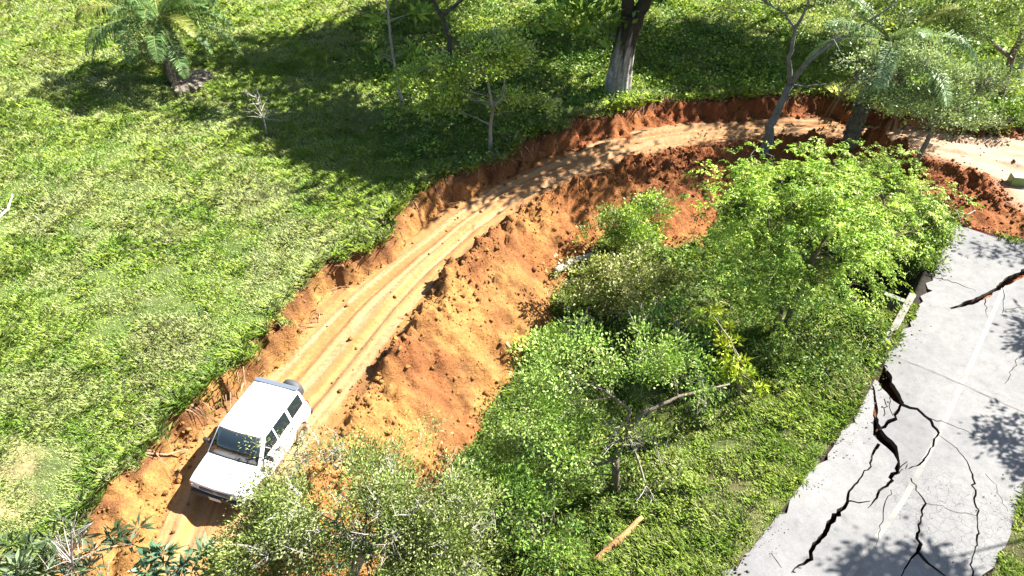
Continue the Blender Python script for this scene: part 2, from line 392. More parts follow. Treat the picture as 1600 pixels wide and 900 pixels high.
# ------------------------------------------------------------------ asphalt slab with real cracks
def jag(P, step, amp, rng):
    out = []
    for a, b in zip(P[:-1], P[1:]):
        n = max(1, int(np.hypot(*(b[:2]-a[:2]))/step))
        for k in range(n):
            t = k/n; q = a*(1-t)+b*t
            if k or out == []: q = q + np.r_[rng.normal(0, amp, 2), [0]*(len(q)-2)] if k else q
            out.append(q)
    out.append(P[-1]); return np.array(out)
def asphalt():
    rng = np.random.default_rng(3)
    def PX(pts): return np.array([np.r_[on_z(p[0], p[1], ZA)[:2], p[2] if len(p) > 2 else 0] for p in pts])
    C = [[(1362,564,.85),(1376,584,.72),(1388,600,.55),(1400,614,.34),(1411,628,.12)],
         [(1411,628,.07),(1404,640,.10),(1395,652,.12),(1384,660,.09),(1377,664,.05)],
         [(1364,590,.05),(1370,625,.10),(1374,655,.30),(1379,676,.50),(1390,692,.50),(1400,705,.38),(1407,718,.26),(1405,734,.11),(1386,754,.08),(1369,778,.05),(1358,790,.02)],
         [(1376,688,.10),(1365,702,.06),(1362,724,.05),(1345,745,.05),(1331,764,.06),(1325,778,.08),(1311,798,.14),(1292,824,.14),(1276,845,.12),(1266,866,.10),(1250,880,.06),(1238,892,.03)],
         [(1411,628,.06),(1434,638,.06),(1453,652,.06),(1467,676,.05),(1460,690,.06),(1450,710,.07),(1440,722,.06),(1421,727,.05),(1406,735,.06)],
         [(1408,735,.05),(1412,722,.05),(1420,716,.04),(1418,727,.03)],
         [(1453,652,.03),(1490,664,.022),(1541,687,.015)],
         [(1425,744,.03),(1434,764,.035),(1445,786,.05),(1437,815,.06),(1434,842,.09),(1437,864,.09),(1452,880,.08),(1478,902,.06),(1500,930,.04)],
         [(1434,858,.06),(1424,874,.05),(1410,896,.05),(1404,920,.03)],
         [(1467,678,.02),(1494,700,.02),(1512,720,.03),(1520,742,.035),(1524,772,.04),(1528,800,.045),(1529,838,.05),(1520,870,.04),(1517,905,.04)],
         [(1325,779,.06),(1344,782,.05),(1362,778,.03)],
         [(1394,762,.02),(1384,790,.02),(1378,812,.015),(1370,850,.012)],
         [(1484,484,.10),(1498,480,.16),(1512,474,.22),(1526,468,.2),(1540,462,.18),(1548,456,.10),(1557,452,.18),(1566,446,.20),(1576,438,.3),(1590,432,.38),(1604,424,.45),(1640,405,.5),(1700,380,.4)],
         [(1456,432,.03),(1480,438,.045),(1500,446,.04),(1524,457,.015)],
         [(1540,462,.04),(1538,474,.03),(1542,496,.012)],
         [(1566,447,.03),(1569,462,.03),(1566,490,.02)],
         [(1374,606,.03),(1384,602,.03),(1392,608,.02)],
         [(1384,618,.03),(1388,630,.03),(1383,645,.03)],
         [(1395,612,.02),(1392,628,.02),(1398,645,.02)],
         [(1445,786,.015),(1500,800,.012),(1528,806,.012)],
         [(1205,862,.012),(1214,874,.02),(1222,885,.012)],
         [(1570,484,.02),(1582,482,.025),(1610,478,.02)],
         [(1590,560,.02),(1570,600,.015)],
         [(1540,740,.012),(1560,765,.012),(1575,800,.012)]]
    le = jag(np.array([np.r_[p[:2], 0] for p in L_ASPH]), .20, .075, rng); re = jag(np.array([np.r_[p[:2], 0] for p in A_RIGHT]), .3, .06, rng)
    V, Fc, kind = [], [], []
    outer = np.vstack([le, re[::-1]])
    V += [Vector(q[:2]) for q in outer]; Fc.append(list(range(len(outer)))); kind.append('slab')
    # faded centre line: short worn stretches
    cl = PX([(1270,985),(1339,883),(1411,783),(1467,678),(1508,589),(1541,515),(1572,440)])
    cl = jag(cl, .35, 0.0, rng)
    for a, b in zip(cl[:-1], cl[1:]):
        d = unit((b-a)[:2]); nn = np.array([-d[1], d[0]])*.055
        k = len(V); V += [Vector(a[:2]+nn), Vector(a[:2]-nn), Vector(b[:2]-nn), Vector(b[:2]+nn)]
        Fc.append([k, k+1, k+2, k+3]); kind.append('line')
    jl = jag(PX([(1350,530),(1400,556),(1500,600),(1600,645),(1800,735)]), .2, 0.0, rng); jl[:, :2] += rng.normal(0, .012, (len(jl), 2))
    for a, b in zip(jl[:-1], jl[1:]):
        d = unit((b-a)[:2]); nn = np.array([-d[1], d[0]])*.035; k = len(V)
        V += [Vector(a[:2]+nn), Vector(a[:2]-nn), Vector(b[:2]-nn), Vector(b[:2]+nn)]; Fc.append([k, k+1, k+2, k+3]); kind.append('joint')
    for c in C:
        P = jag(PX(c), .11, .0, rng); n = len(P)
        off = rng.normal(0, .024, (n, 2))*np.where(P[:, 2:3] > .15, .5, 1); off[0] = off[-1] = 0; P[:, :2] += off
        sm = lambda: np.convolve(np.pad(rng.normal(size=n), 2, mode='edge'), [.2, .25, .3, .25, .2], 'valid')[:n]
        wl = P[:, 2]*(.5+.35*sm().clip(-1.2, 1.2))*.66+.003; wr = P[:, 2]*(.5+.35*sm().clip(-1.2, 1.2))*.66+.003
        base = len(V); 
        for i in range(n):
            d = unit((P[min(i+1, n-1)]-P[max(i-1, 0)])[:2]); nn = np.array([-d[1], d[0]])
            V += [Vector(P[i, :2]+nn*wl[i]), Vector(P[i, :2]-nn*wr[i])]
        for i in range(n-1):
            Fc.append([base+2*i, base+2*i+1, base+2*i+3, base+2*i+2]); kind.append('crack')
    # inner points so that the slab can sag
    x0, y0 = outer[:, 0].min(), outer[:, 1].min(); x1, y1 = outer[:, 0].max(), outer[:, 1].max()
    gx, gy = np.meshgrid(np.arange(x0, x1, .35), np.arange(y0, y1, .35)); gx = gx.ravel()+rng.uniform(-.1, .1, gx.size); gy = gy.ravel()+rng.uniform(-.1, .1, gy.size)
    k = inside([tuple(q[:2]) for q in outer], gx, gy)
    V += [Vector((a, b)) for a, b in zip(gx[k], gy[k])]
    def area(f): return sum(V[f[i-1]].x*V[f[i]].y-V[f[i]].x*V[f[i-1]].y for i in range(len(f)))
    Fc = [f if area(f) > 0 else f[::-1] for f in Fc]
    ov, oe, of, _, _, oo = delaunay_2d_cdt(V, [], Fc, 0, 1e-5, True)
    keep, mi = [], []
    ov = np.array([tuple(v) for v in ov]); cen = np.array([ov[list(f)].mean(0) for f in of])
    slab = inside([tuple(v) for v in outer[:, :2]], cen[:, 0], cen[:, 1]); crk = np.zeros(len(cen), bool); lin = np.zeros(len(cen), bool); joi = np.zeros(len(cen), bool)
    for q, kd in zip(Fc[1:], kind[1:]):
        h_ = inside([(V[j].x, V[j].y) for j in q], cen[:, 0], cen[:, 1])
        if kd == 'crack': crk |= h_
        elif kd == 'joint': joi |= h_
        else: lin |= h_
    for f, a_, b_, c_, e_ in zip(of, slab, crk, lin, joi):
        if a_ and not b_: keep.append(tuple(f)); mi.append(3 if e_ else int(c_))
    # connected plates: let the loose ones drop and tilt
    par = list(range(len(ov)))
    def find(a):
        while par[a] != a: par[a] = par[par[a]]; a = par[a]
        return a
    for f in keep:
        for b in f[1:]: par[find(f[0])] = find(b)
    roots = {}
    for f in keep: roots.setdefault(find(f[0]), []).append(f)
    big = max(roots.values(), key=len)
    x, y = ov[:, 0], ov[:, 1]
    z = ZA + .02*fbm(x/1.6, y/1.6, 81, 2)
    sag = PX([(1370,575),(1378,660),(1385,720),(1325,780),(1266,866)]); ds, _, _, _ = dist(np.array([np.r_[q[:2], 0] for q in sag]), x, y)
    ctr = unit((PX([(1266,866)])-PX([(1411,628)]))[0, :2])
    z = z - .13*np.exp(-(ds/.8)**2)
    z2 = PX([(1484,484),(1540,462),(1604,424),(1700,380)]); dd, _, _, sd_ = dist(np.array([np.r_[q[:2], 0] for q in z2]), x, y)
    z = z + .05*np.exp(-(dd/.9)**2)
    for r, fs in roots.items():
        if fs is big: continue
        ids = np.array(sorted({i for f in fs for i in f})); c = ov[ids].mean(0)
        tl = .012 if len(fs) > 60 else .06; z[ids] += -rng.uniform(.02, .05) + rng.normal(0, tl)*(x[ids]-c[0]) + rng.normal(0, tl)*(y[ids]-c[1])
    top = np.column_stack([ov, z]); n = len(top)
    cnt = {}
    for f in keep:
        for a, b in zip(f, f[1:]+f[:1]): cnt[(a, b)] = 1
    side = [(a, b) for (a, b) in cnt if (b, a) not in cnt]
    bot = top.copy(); bot[:, 2] -= .16
    Vall = np.vstack([top, bot]); faces = [f for f in keep] + [(b, a, a+n, b+n) for a, b in side]
    me = bpy.data.meshes.new("asphalt_road"); me.from_pydata([tuple(v) for v in Vall], [], faces); me.update()
    m0, n_, l_, p_ = nodes("asphalt")
    tc = n_.new("ShaderNodeTexCoord")
    def noise(sc, det=6, ro=.6):
        q = n_.new("ShaderNodeTexNoise"); q.inputs["Scale"].default_value = sc; q.inputs["Detail"].default_value = det; q.inputs["Roughness"].default_value = ro
        l_.new(tc.outputs["Object"], q.inputs["Vector"]); return q.outputs[0]
    def ramp(src, stops):
        r = n_.new("ShaderNodeValToRGB"); e = r.color_ramp.elements
        while len(e) < len(stops): e.new(.5)
        for k_, (p, c) in enumerate(stops): e[k_].position = p; e[k_].color = (*c, 1)
        l_.new(src, r.inputs[0]); return r.outputs[0]
    def mul(a, b):
        v = n_.new("ShaderNodeVectorMath"); v.operation = 'MULTIPLY'; l_.new(a, v.inputs[0]); l_.new(b, v.inputs[1]); return v.outputs[0]
    base = ramp(noise(.45), [(.3, (.132, .132, .134)), (.7, (.176, .174, .170))])
    base = mul(base, ramp(noise(3.5, 8, .7), [(.25, (.62, .61, .59)), (.42, (.90, .90, .90)), (.7, (1.10, 1.10, 1.10))]))
    base = mul(base, ramp(noise(45, 4, .8), [(.3, (.72, .72, .72)), (.6, (1.1, 1.1, 1.1))]))
    # alligator cracking where the lane has crazed
    vo = n_.new("ShaderNodeTexVoronoi"); vo.feature = 'DISTANCE_TO_EDGE'; vo.inputs["Scale"].default_value = 5.5
    wz = n_.new("ShaderNodeTexNoise"); wz.inputs["Scale"].default_value = 6; l_.new(tc.outputs["Object"], wz.inputs["Vector"])
    va = n_.new("ShaderNodeVectorMath"); va.operation = 'MULTIPLY_ADD'; va.inputs[1].default_value = (.16, .16, .16); l_.new(wz.outputs["Color"], va.inputs[0]); l_.new(tc.outputs["Object"], va.inputs[2]); l_.new(va.outputs[0], vo.inputs["Vector"])
    crz = ramp(vo.outputs["Distance"], [(.0, (.25, .25, .25)), (.035, (1, 1, 1))])
    pa = on_z(1490, 820, ZA)
    sx = n_.new("ShaderNodeVectorMath"); sx.operation = 'DISTANCE'; sx.inputs[1].default_value = (float(pa[0]), float(pa[1]), ZA); l_.new(tc.outputs["Object"], sx.inputs[0])
    mr = n_.new("ShaderNodeMapRange"); mr.inputs[1].default_value = .9; mr.inputs[2].default_value = 2.2; mr.inputs[3].default_value = .75; mr.inputs[4].default_value = 0; l_.new(sx.outputs["Value"], mr.inputs[0])
    mx = n_.new("ShaderNodeMix"); mx.data_type = 'RGBA'; mx.inputs[6].default_value = (1, 1, 1, 1); l_.new(mr.outputs[0], mx.inputs[0]); l_.new(crz, mx.inputs[7])
    full = mul(base, mx.outputs[2])
    l_.new(full, p_.inputs["Base Color"]); p_.inputs["Roughness"].default_value = .9; p_.inputs["Specular IOR Level"].default_value = .25
    bp = n_.new("ShaderNodeBump"); bp.inputs["Strength"].default_value = .5; bp.inputs["Distance"].default_value = .01; l_.new(noise(60, 6, .8), bp.inputs["Height"]); l_.new(bp.outputs[0], p_.inputs["Normal"])
    m1 = plain("faded_road_paint", (.166, .164, .150), .85, var=.25, vscale=3, bump=.3, bscale=60)
    m2 = plain("broken_asphalt_edge", (.07, .05, .035), .95, var=.4, vscale=14, bump=.8, bscale=30)
    for m in (m0, m1, m2, plain("sealed_joint", (.085, .082, .078), .9, var=.35, vscale=5)): me.materials.append(m)
    me.polygons.foreach_set("material_index", np.array(mi+[2]*len(side), np.int32))
    o = bpy.data.objects.new("asphalt_road", me); COL.objects.link(o); tag(o, kind="structure")
asphalt()

# ------------------------------------------------------------------ vegetation helpers
PUSH = []                # (x, y, r) footprints to keep free of grass
def clumps_in(blobs, n, rng, shell=.75):
    """clump centres over a set of ellipsoids, mostly near their skin; returns centres and outward directions"""
    vol = np.array([np.prod(b[1])**(2/3) for b in blobs]); k = rng.choice(len(blobs), n, p=vol/vol.sum())
    c = np.array([b[0] for b in blobs], float)[k]; r = np.array([b[1] for b in blobs], float)[k]
    d = unit(rng.normal(size=(n, 3))); d[:, 2] = np.where(d[:, 2] < -.3, -d[:, 2], d[:, 2])
    rad = np.where(rng.random(n) < shell, rng.uniform(.78, 1.05, n), rng.uniform(.3, .8, n))
    wob = 1+.24*np.sin(d[:, 0]*4+k*2)+.20*np.sin(d[:, 1]*7+k)+.55*fbm(d[:, 0]*2.3+k*3.1, d[:, 1]*2.3+d[:, 2]*2.3, 5, 2)
    P = c+d*r*(rad*wob)[:, None]
    hole = fbm(P[:, 0]/.75+P[:, 2]*.9, P[:, 1]/.75-P[:, 2]*.9, 9, 2) > -.11    # gaps through the crown
    return P[hole], unit(d/r)[hole]
def foliage(blobs, n_cl, per, spread, L, Wd, cols, rng, up=.3, droop=0.0, shell=.75, colvar=.16, star=False, sprig=0):
    C, O = clumps_in(blobs, n_cl, rng, shell); n_cl = len(C)
    k = np.repeat(np.arange(n_cl), per); n = len(k)
    sz = rng.uniform(.6, 1.35, n_cl)[k]
    off = rng.normal(size=(n, 3))*spread*sz[:, None]*np.array([1, 1, .6])
    if star: off *= .35
    P = C[k]+off
    D = unit(off+1e-4)*(1.4 if star else .6) + O[k]*.55 + rng.normal(size=(n, 3))*.45 + np.array([0, 0, up-droop])
    if sprig:                                           # leaflets in rows along short arching sprigs
        ns = 4; q = rng.integers(0, ns, n); az = rng.uniform(0, 6.283, (n_cl, ns)); base_d = np.stack([np.cos(az), np.sin(az), rng.uniform(-.1, .7, az.shape)], -1)
        sd = unit(base_d+O[:, None, :]*1.1)[k, q]; t = rng.random(n)[:, None]; ln = sprig*sz[:, None]
        P = C[k]+sd*ln*t-np.array([0, 0, 1])*ln*.55*droop*t**2
        tang = unit(sd-np.array([0, 0, 1])*1.1*droop*t); sv = unit(np.cross(tang, np.array([0, 0, 1.])+.01))*np.where(rng.random((n, 1)) < .5, 1, -1)
        D = unit(tang*.6+sv*.9+rng.normal(size=(n, 3))*.18-np.array([0, 0, .15]))
    Ls = L*rng.uniform(.6, 1.35, n); V, Fc = leaves(P, D, Ls, Ls/L*Wd, rng)
    ci = rng.integers(0, len(cols), n_cl)[k]
    T = np.array(cols, float)[ci]*(1+colvar*rng.normal(size=(n, 1))).clip(.45, 1.7)*(1+.24*rng.normal(size=(n_cl, 1))).clip(.45, 1.6)[k]
    return V, Fc, np.repeat(T, 4, 0), C
def bez(a, b, c, n=6):
    t = np.linspace(0, 1, n)[:, None]; return a*(1-t)**2+2*b*t*(1-t)+c*t*t
def plant(name, label, cat, base, blobs, n_cl, per, spread, L, Wd, cols, seed, trunks=(), twig=.35, twig_r=.018, bark=(.20, .16, .12), up=.3, droop=0.0, sprig=0, twlen=1.0,
          shell=.75, group=None, star=False, bare=0, bare_col=(.42, .38, .34), crown="crown", flute=0, stem="trunk"):
    """a tree or shrub: trunk/stems mesh with its limbs, crown mesh of leaves, and, where seen, bare grey twigs"""
    rng = np.random.default_rng(seed); base = np.array(base, float)
    root = thing(name, tuple(base), label, cat, group)
    V, Fc, T, C = foliage([(np.array(b[0], float), b[1]) for b in blobs], n_cl, per, spread, L, Wd, cols, rng, up, droop, shell, star=star, sprig=sprig)
    mesh_obj(crown, V-base, Fc, M_LEAF, root, T)
    mb = MB(); nodes_ = []
    for tk in trunks:
        P = np.array(tk[0], float); R = np.array(tk[1], float)
        # smooth the path a little
        t = np.linspace(0, len(P)-1, (len(P)-1)*4+1); Pi = np.array([np.interp(t, np.arange(len(P)), P[:, k]) for k in range(3)]).T
        Ri = np.interp(t, np.arange(len(P)), R); Pi[1:-1] += rng.normal(size=(len(Pi)-2, 3))*Ri[1:-1, None]*.18
        fl = None
        if flute and tk is trunks[0]:
            fl = flute*np.clip(1.1-t/(len(P)*1.2), 0.3, 1); Pi[:, :2] = np.array([np.interp(t, np.arange(len(P)), P[:, k]) for k in (0, 1)]).T
        mb.tube(Pi, Ri, 40 if fl is not None else 9, bark, fl)
        if flute:                                       # pale bark low down with dark moss above it
            zz = mb.V[-1][:, 2]-base[2]; an = mb.V[-1][:, 0]*9
            g = sstep(1.5, 2.5, zz+.5*np.sin(an*1.7)+.3*np.sin(an*5))[:, None]; st = (.65+.5*(np.sin(an*4+zz*.4) > .1))[:, None]
            mb.T[-1] = np.array((.46, .43, .39))*st*(1-g)+np.array((.05, .045, .03))*g
        nodes_ += [(p, r) for p, r in zip(Pi[len(Pi)//4:], Ri[len(Pi)//4:])]
    if not nodes_: nodes_ = [(base+np.array([0, 0, -.05]), .05)]
    NP = np.array([p for p, _ in nodes_])
    pick = rng.random(len(C)) < twig
    for c in C[pick]:
        d = (np.linalg.norm(NP-c, axis=1) + (NP[:, 2] > c[2])*.8)*rng.uniform(1, 1.5, len(NP)); j = int(np.argmin(d)); a = NP[j]
        if np.linalg.norm(c-a) > 1.1 and rng.random() < .6: continue
        mid = (a+c)/2+np.array([0, 0, .12*np.linalg.norm(c-a)])+rng.normal(size=3)*.08*np.linalg.norm(c-a)
        r0 = min(nodes_[j][1]*.6, twig_r*(1+np.linalg.norm(c-a)*.5)); mb.tube(bez(a, mid, c, 5), np.linspace(r0, .004, 5), 4, bark, cap=False)
    if mb.n: mb.build(stem, M_BARK, root, True, base)
    if bare:
        mb = MB()
        Cb, Ob = clumps_in([(np.array(b[0], float), b[1]) for b in blobs], bare, rng, .9)
        for c, o in zip(Cb, Ob):
            a = c-o*rng.uniform(.3, .8)*twlen
            for q in range(rng.integers(3, 7)):
                e = c+o*.10*twlen+rng.normal(size=3)*.28*twlen; m_ = (a+e)/2+rng.normal(size=3)*.06
                mb.tube(bez(a, m_, e, 4), [.012, .009, .006, .003], 3, bare_col, cap=False)
                for _ in range(3):
                    e2 = m_+(e-m_)*rng.uniform(.2, .9); mb.tube([e2, e2+rng.normal(size=3)*.11], [.005, .002], 3, bare_col, cap=False)
        tag(mb.build("bare_twigs", M_BARK, root, False, base), kind="stuff")
    return root

G_LIME, G_MID, G_DARK, G_OLIVE, G_BLUE, G_PALE = (.30, .42, .06), (.17, .28, .045), (.08, .16, .03), (.26, .29, .07), (.19, .28, .13), (.38, .47, .17)

def frond(parent, base, az, el, L, seed, cols, name="frond", width=.55, droop=1.0, dry=0, world=None):
    rng = np.random.default_rng(seed); n = 26
    h = np.array([math.cos(az), math.sin(az), 0]); t = np.linspace(0, 1, n)
    reach = L*(np.sin(t*1.25)/math.sin(1.25)*.92)*math.cos(el*.7); zz = L*(t*math.sin(el)-droop*.62*t**2.1)
    R = base+h*reach[:, None]+np.array([0, 0, 1])*zz[:, None]
    sidev = np.array([-h[1], h[0], 0]); mb = MB()
    mb.tube(R, np.linspace(.035, .008, n)*(L/3.2), 5, (.22, .24, .08) if not dry else (.28, .22, .15))
    m = 84; tt = np.linspace(.14, 1, m); V = []; Fc = []; T = []
    Rp = np.array([np.interp(tt, t, R[:, k]) for k in range(3)]).T
    dR = unit(np.gradient(Rp, axis=0))
    for sgn in (-1, 1):
        ll = 1.35*width*np.sin(np.clip(tt*.93+.07, 0, 1)*math.pi)**.55*(L/3.2)*rng.uniform(.8, 1.1, m)
        D = unit(sidev*sgn*.9+dR*.55+np.array([0, 0, .10])+rng.normal(size=(m, 3))*.12)
        D2 = unit(D*.45+np.array([0, 0, -1.1])+rng.normal(size=(m, 3))*.1)
        wv = .015*(L/3.2)+.008; a = Rp; b = a+D*ll[:, None]*.5; c = b+D2*ll[:, None]*.55
        s_ = dR*wv
        k0 = len(V)*0
        for i in range(m):
            q = len(V); V += [a[i]-s_[i]*.4, a[i]+s_[i]*.4, b[i]+s_[i]*.7, b[i]-s_[i]*.7, c[i]]
            Fc += [(q, q+1, q+2, q+3), (q+3, q+2, q+4)]
            cc = np.array(cols[rng.integers(len(cols))])*rng.uniform(.8, 1.2); T += [cc]*5
    mb.add(V, Fc, np.array(T))
    return mb.build(name, M_LEAF, parent, False, origin=world)

def palm(label, base, hgt, r, lean, nf, L, seed, cols, skirt=0, name="palm_tree", elr=(-.1, 1.2), ground_dead=0):
    rng = np.random.default_rng(seed); base = np.array(base, float)
    root = thing(name, tuple(base), label, "palm")
    n = 26; P = np.array([base+np.array([lean[0]*(k/n)**1.3, lean[1]*(k/n), hgt*k/n-.1]) for k in range(n+1)])
    R = [r*(1.25-.35*min(1, k/n*2.2))*(1+.10*(k % 2)+.05*rng.normal()) for k in range(n+1)]
    mb = MB(); mb.tube(P, R, 12, (.15, .125, .10))
    for k in range(int(hgt*34)):                           # old leaf bases and stubs that roughen the trunk
        q = rng.uniform(.05, 1); p = np.array([np.interp(q*n, np.arange(n+1), P[:, j]) for j in range(3)]); a = rng.uniform(0, 6.28)
        d = np.array([math.cos(a), math.sin(a), 0]); s0 = p+d*r*.85
        mb.tube([s0, s0+d*.10+np.array([0, 0, .09]), s0+d*.13+np.array([0, 0, .2*rng.uniform(.6, 1.3)])], [.055, .04, .018], 4, np.array([.20, .16, .12])*rng.uniform(.6, 1.3))
    mb.build("trunk", M_BARK, root, False, base)
    top = P[-1]+np.array([0, 0, .05])
    for i in range(nf):
        az = i*2.399+rng.uniform(-.2, .2); f = i/nf; el = elr[1]*(1-f)+elr[0]*f
        frond(root, top, az, el, L*rng.uniform(.85, 1.08)*(.8+.2*(1-abs(f-.4))), seed*100+i, cols if i % 6 else [(.26, .27, .06), (.20, .24, .06)], world=base, droop=rng.uniform(.7, 1.1))
    for i in range(skirt):
        az = rng.uniform(0, 6.28); p = P[-1]-np.array([0, 0, rng.uniform(.1, hgt*.35)])
        frond(root, p+np.array([math.cos(az), math.sin(az), 0])*r*.6, az, -.55-.4*rng.random(), L*.42, seed*100+50+i, [(.20, .16, .11), (.13, .11, .08)], "dead_frond", .5, 1.25, 1, base)
    if ground_dead:
        for i in range(ground_dead):
            az = rng.uniform(-1.2, 1.9)-.6; d = np.array([math.cos(az), math.sin(az), 0])
            p = base+d*r*1.0; p[2] = float(hz(p[0], p[1]))+.28
            frond(root, p, az, .02, L*.30, seed*100+80+i, [(.30, .26, .21), (.38, .33, .27), (.18, .15, .12)], "dead_frond", .8, .35, 1, base)
    return root

# ------------------------------------------------------------------ the SUV
def suv():
    global CX
    CX = .76                                            # short wheelbase: lengthwise factor
    white = plain("white_car_paint", (.80, .80, .80), .28, spec=.5, coat=.6, var=.03, vscale=3)
    glass = plain("car_glass", (.012, .018, .022), .06, spec=.9)
    black = plain("black_plastic", (.025, .025, .027), .5, var=.2, vscale=8)
    rubber = plain("dusty_tyre", (.16, .085, .05), .9, var=.4, vscale=9, bump=.4, bscale=60)
    cover = plain("spare_tyre_rubber", (.045, .045, .048), .7, var=.2, vscale=6)
    rim = plain("steel_rim", (.45, .44, .42), .35, metal=.7, var=.15)
    lamp = plain("headlamp_glass", (.55, .53, .5), .12, spec=.8)
    amber = plain("indicator_amber", (.55, .20, .05), .3)
    redl = plain("tail_lamp_red", (.35, .02, .015), .25)
    plate = plain("plate_paint", (.62, .60, .58), .5)
    c = on_z(385, 712, .05); fr = on_z(340, 792, .05)-on_z(438, 640, .05)
    a = CAR_AZ
    r = thing("parked_car", (CAR_XY[0], CAR_XY[1], 0.0), "white boxy four wheel drive with spare wheel on its tailgate, on the dirt track", "car", rz=a)
    # lower body: side outline with real wheel arches, extruded and bevelled
    def arch(xc, rr=.45, zc=.36):
        return [(xc+rr*math.cos(t), zc+.37*math.sin(t)) for t in np.linspace(math.radians(-8), math.radians(188), 13)]
    WX = (1.33, -1.33); Wh = .86
    top = [(2.20,.62),(2.215,.80),(2.17,.93),(1.9,.985),(1.3,1.035),(.92,1.075),(0,1.09),(-1.2,1.09),(-2.12,1.08),(-2.2,.98),(-2.23,.62),(-2.18,.46)]
    bottom = [(-1.8,.44)] + arch(WX[1])[::-1] + [(-.8,.36),(.8,.36)] + arch(WX[0])[::-1] + [(1.85,.44),(2.12,.46)]
    prof = top+bottom
    nP = len(prof)
    def wid(x, z):
        wv = Wh*(1-.055*max(0, (x-1.2)/1.0)**2)*(1-.03*max(0, (-x-1.5)/.7)**2)
        if z > .88: wv -= (z-.88)*.32
        if z < .5: wv -= .03
        return wv
    lay = [-1, -.965, -.5, 0, .5, .965, 1]
    V = []; Fc = []
    for q in lay:
        for (x, z) in prof:
            ww = wid(x, z); y = q*ww
            zz = z + (.028*(1-q*q) if z > .95 else 0); xx = x + (.07*(1-q*q) if x > 2.05 else 0) - (.02*(1-q*q) if x < -2.1 else 0)
            if abs(q) == 1: zz = z-.018 if z > .9 else z
            V.append((xx, y, zz))
    for k in range(len(lay)-1):
        for i in range(nP):
            j = (i+1) % nP; Fc.append((k*nP+i, (k+1)*nP+i, (k+1)*nP+j, k*nP+j))
    Fc.append(tuple(range(nP))); Fc.append(tuple((len(lay)-1)*nP+i for i in range(nP))[::-1])
    mb = MB(); mb.add(V, Fc)
    body = mb.build("body", white, r, True, bevel=.02)
    # underside / wheel wells
    mb = MB(); mb.box((0, 0, .50), (4.1, 1.36, .30)); mb.box((-1.33, 0, .36), (.12, 1.4, .12)); mb.box((1.33, 0, .36), (.12, 1.4, .12)); mb.build("chassis", black, r, bevel=.02)
    # cabin
    zb, zt = 1.07, 1.60
    def cab(x, y, z): return (x, y, z)
    B = [(.98,.79),(-2.10,.79)]; Tp = [(.34,.66),(-2.02,.675)]
    V = []; rows = [(0, 0), (.5, 0), (.93, 0), (1.0, 1)]
    def crow(f, inset):
        z = zb+(zt-zb)*f; out = []
        xf = 1.06+(.24-1.06)*f-.05*inset; xr = -2.12+(.08)*f+.05*inset; y = .815+(.70-.80)*f-.05*inset
        for (x, yy) in ((xf, -y), (xf+.05, -y*.5), (xf+.06, 0), (xf+.05, y*.5), (xf, y), (-.6, y+.012), (xr, y), (xr-.02, 0), (xr, -y), (-.6, -y-.012)): out.append((x, yy, z))
        return out
    for f, i_ in rows: V += crow(f, i_)
    Fc = []
    for k in range(len(rows)-1):
        for i in range(10):
            j = (i+1) % 10; Fc.append((k*10+i, k*10+j, (k+1)*10+j, (k+1)*10+i))
    roofz = zt+.035; t0 = len(V)
    V += [(.15, 0, roofz), (-.6, 0, roofz+.01), (-1.85, 0, roofz)]
    o_ = 30
    Fc += [(o_+0, o_+1, t0), (o_+1, o_+2, t0), (o_+2, o_+3, t0), (o_+3, o_+4, t0), (o_+4, o_+5, t0+1, t0), (o_+5, o_+6, t0+2, t0+1), (o_+6, o_+7, t0+2), (o_+7, o_+8, t0+2), (o_+8, o_+9, t0+1, t0+2), (o_+9, o_+0, t0, t0+1)]
    mb = MB(); mb.add(V, Fc); mb.build("roof", white, r, True, bevel=.04)
    def side_pt(x, f, s, off=.006):
        z = zb+(zt-zb)*f; y = .80+(.70-.80)*f+.012*max(0, 1-abs((x+.6)/1.5))+off; return (x, s*y, z)
    def pane(name, quad_, mat, par, th=.012):
        q = np.array(quad_, float); nrm = np.cross(q[1]-q[0], q[2]-q[0]); nrm /= np.linalg.norm(nrm)
        V = np.vstack([q, q-nrm*th]); n = len(q); mb = MB()
        mb.add(V, [tuple(range(n)), tuple(range(n, 2*n))[::-1]]+[(i, i+n, (i+1) % n+n, (i+1) % n) for i in range(n)]); return mb.build(name, mat, par, False)
    # windscreen: rubber frame, glass, dark band
    def ws(f, yfrac, off=.008):
        z = zb+(zt-zb)*f; x = 1.06+(.24-1.06)*f+.06*(1-abs(yfrac)**2)+off*1.2; y = (.80+(.70-.80)*f)*yfrac; return (x, y, z+off)
    for nm, m_, f0, f1, yf, of in (("windscreen_seal", black, .02, .93, .95, .006), ("windscreen", glass, .07, .88, .91, .013)):
        g = np.linspace(-yf, yf, 9); V = [ws(f0, y, of) for y in g]+[ws((f0+f1)/2, y, of) for y in g]+[ws(f1, y*.985, of) for y in g]
        mb = MB(); mb.add(V, [(k*9+i, k*9+i+1, (k+1)*9+i+1, (k+1)*9+i) for k in range(2) for i in range(8)]); o = mb.build(nm, m_, r, True)
        so = o.modifiers.new("t", 'SOLIDIFY'); so.thickness = .004
    for s in (-1, 1):
        wins = [[(.76, .12), (-.12, .10), (-.12, .88), (.22, .88), (.62, .34)], [(-.24, .10), (-.98, .10), (-.98, .90), (-.24, .90)], [(-1.16, .14), (-1.92, .16), (-1.90, .88), (-1.16, .88)]]
        for q in wins:
            cx = np.mean([p[0] for p in q]); cf = np.mean([p[1] for p in q])
            big = [side_pt(cx+(p[0]-cx)*1.07, cf+(p[1]-cf)*1.10, s, .006) for p in q]; sm = [side_pt(p[0], p[1], s, .012) for p in q]
            if s > 0: big, sm = big, sm
            fr_ = pane("window_frame", big if s < 0 else big[::-1], black, r, .01*(1)); pane("window", sm if s < 0 else sm[::-1], glass, fr_, .006)
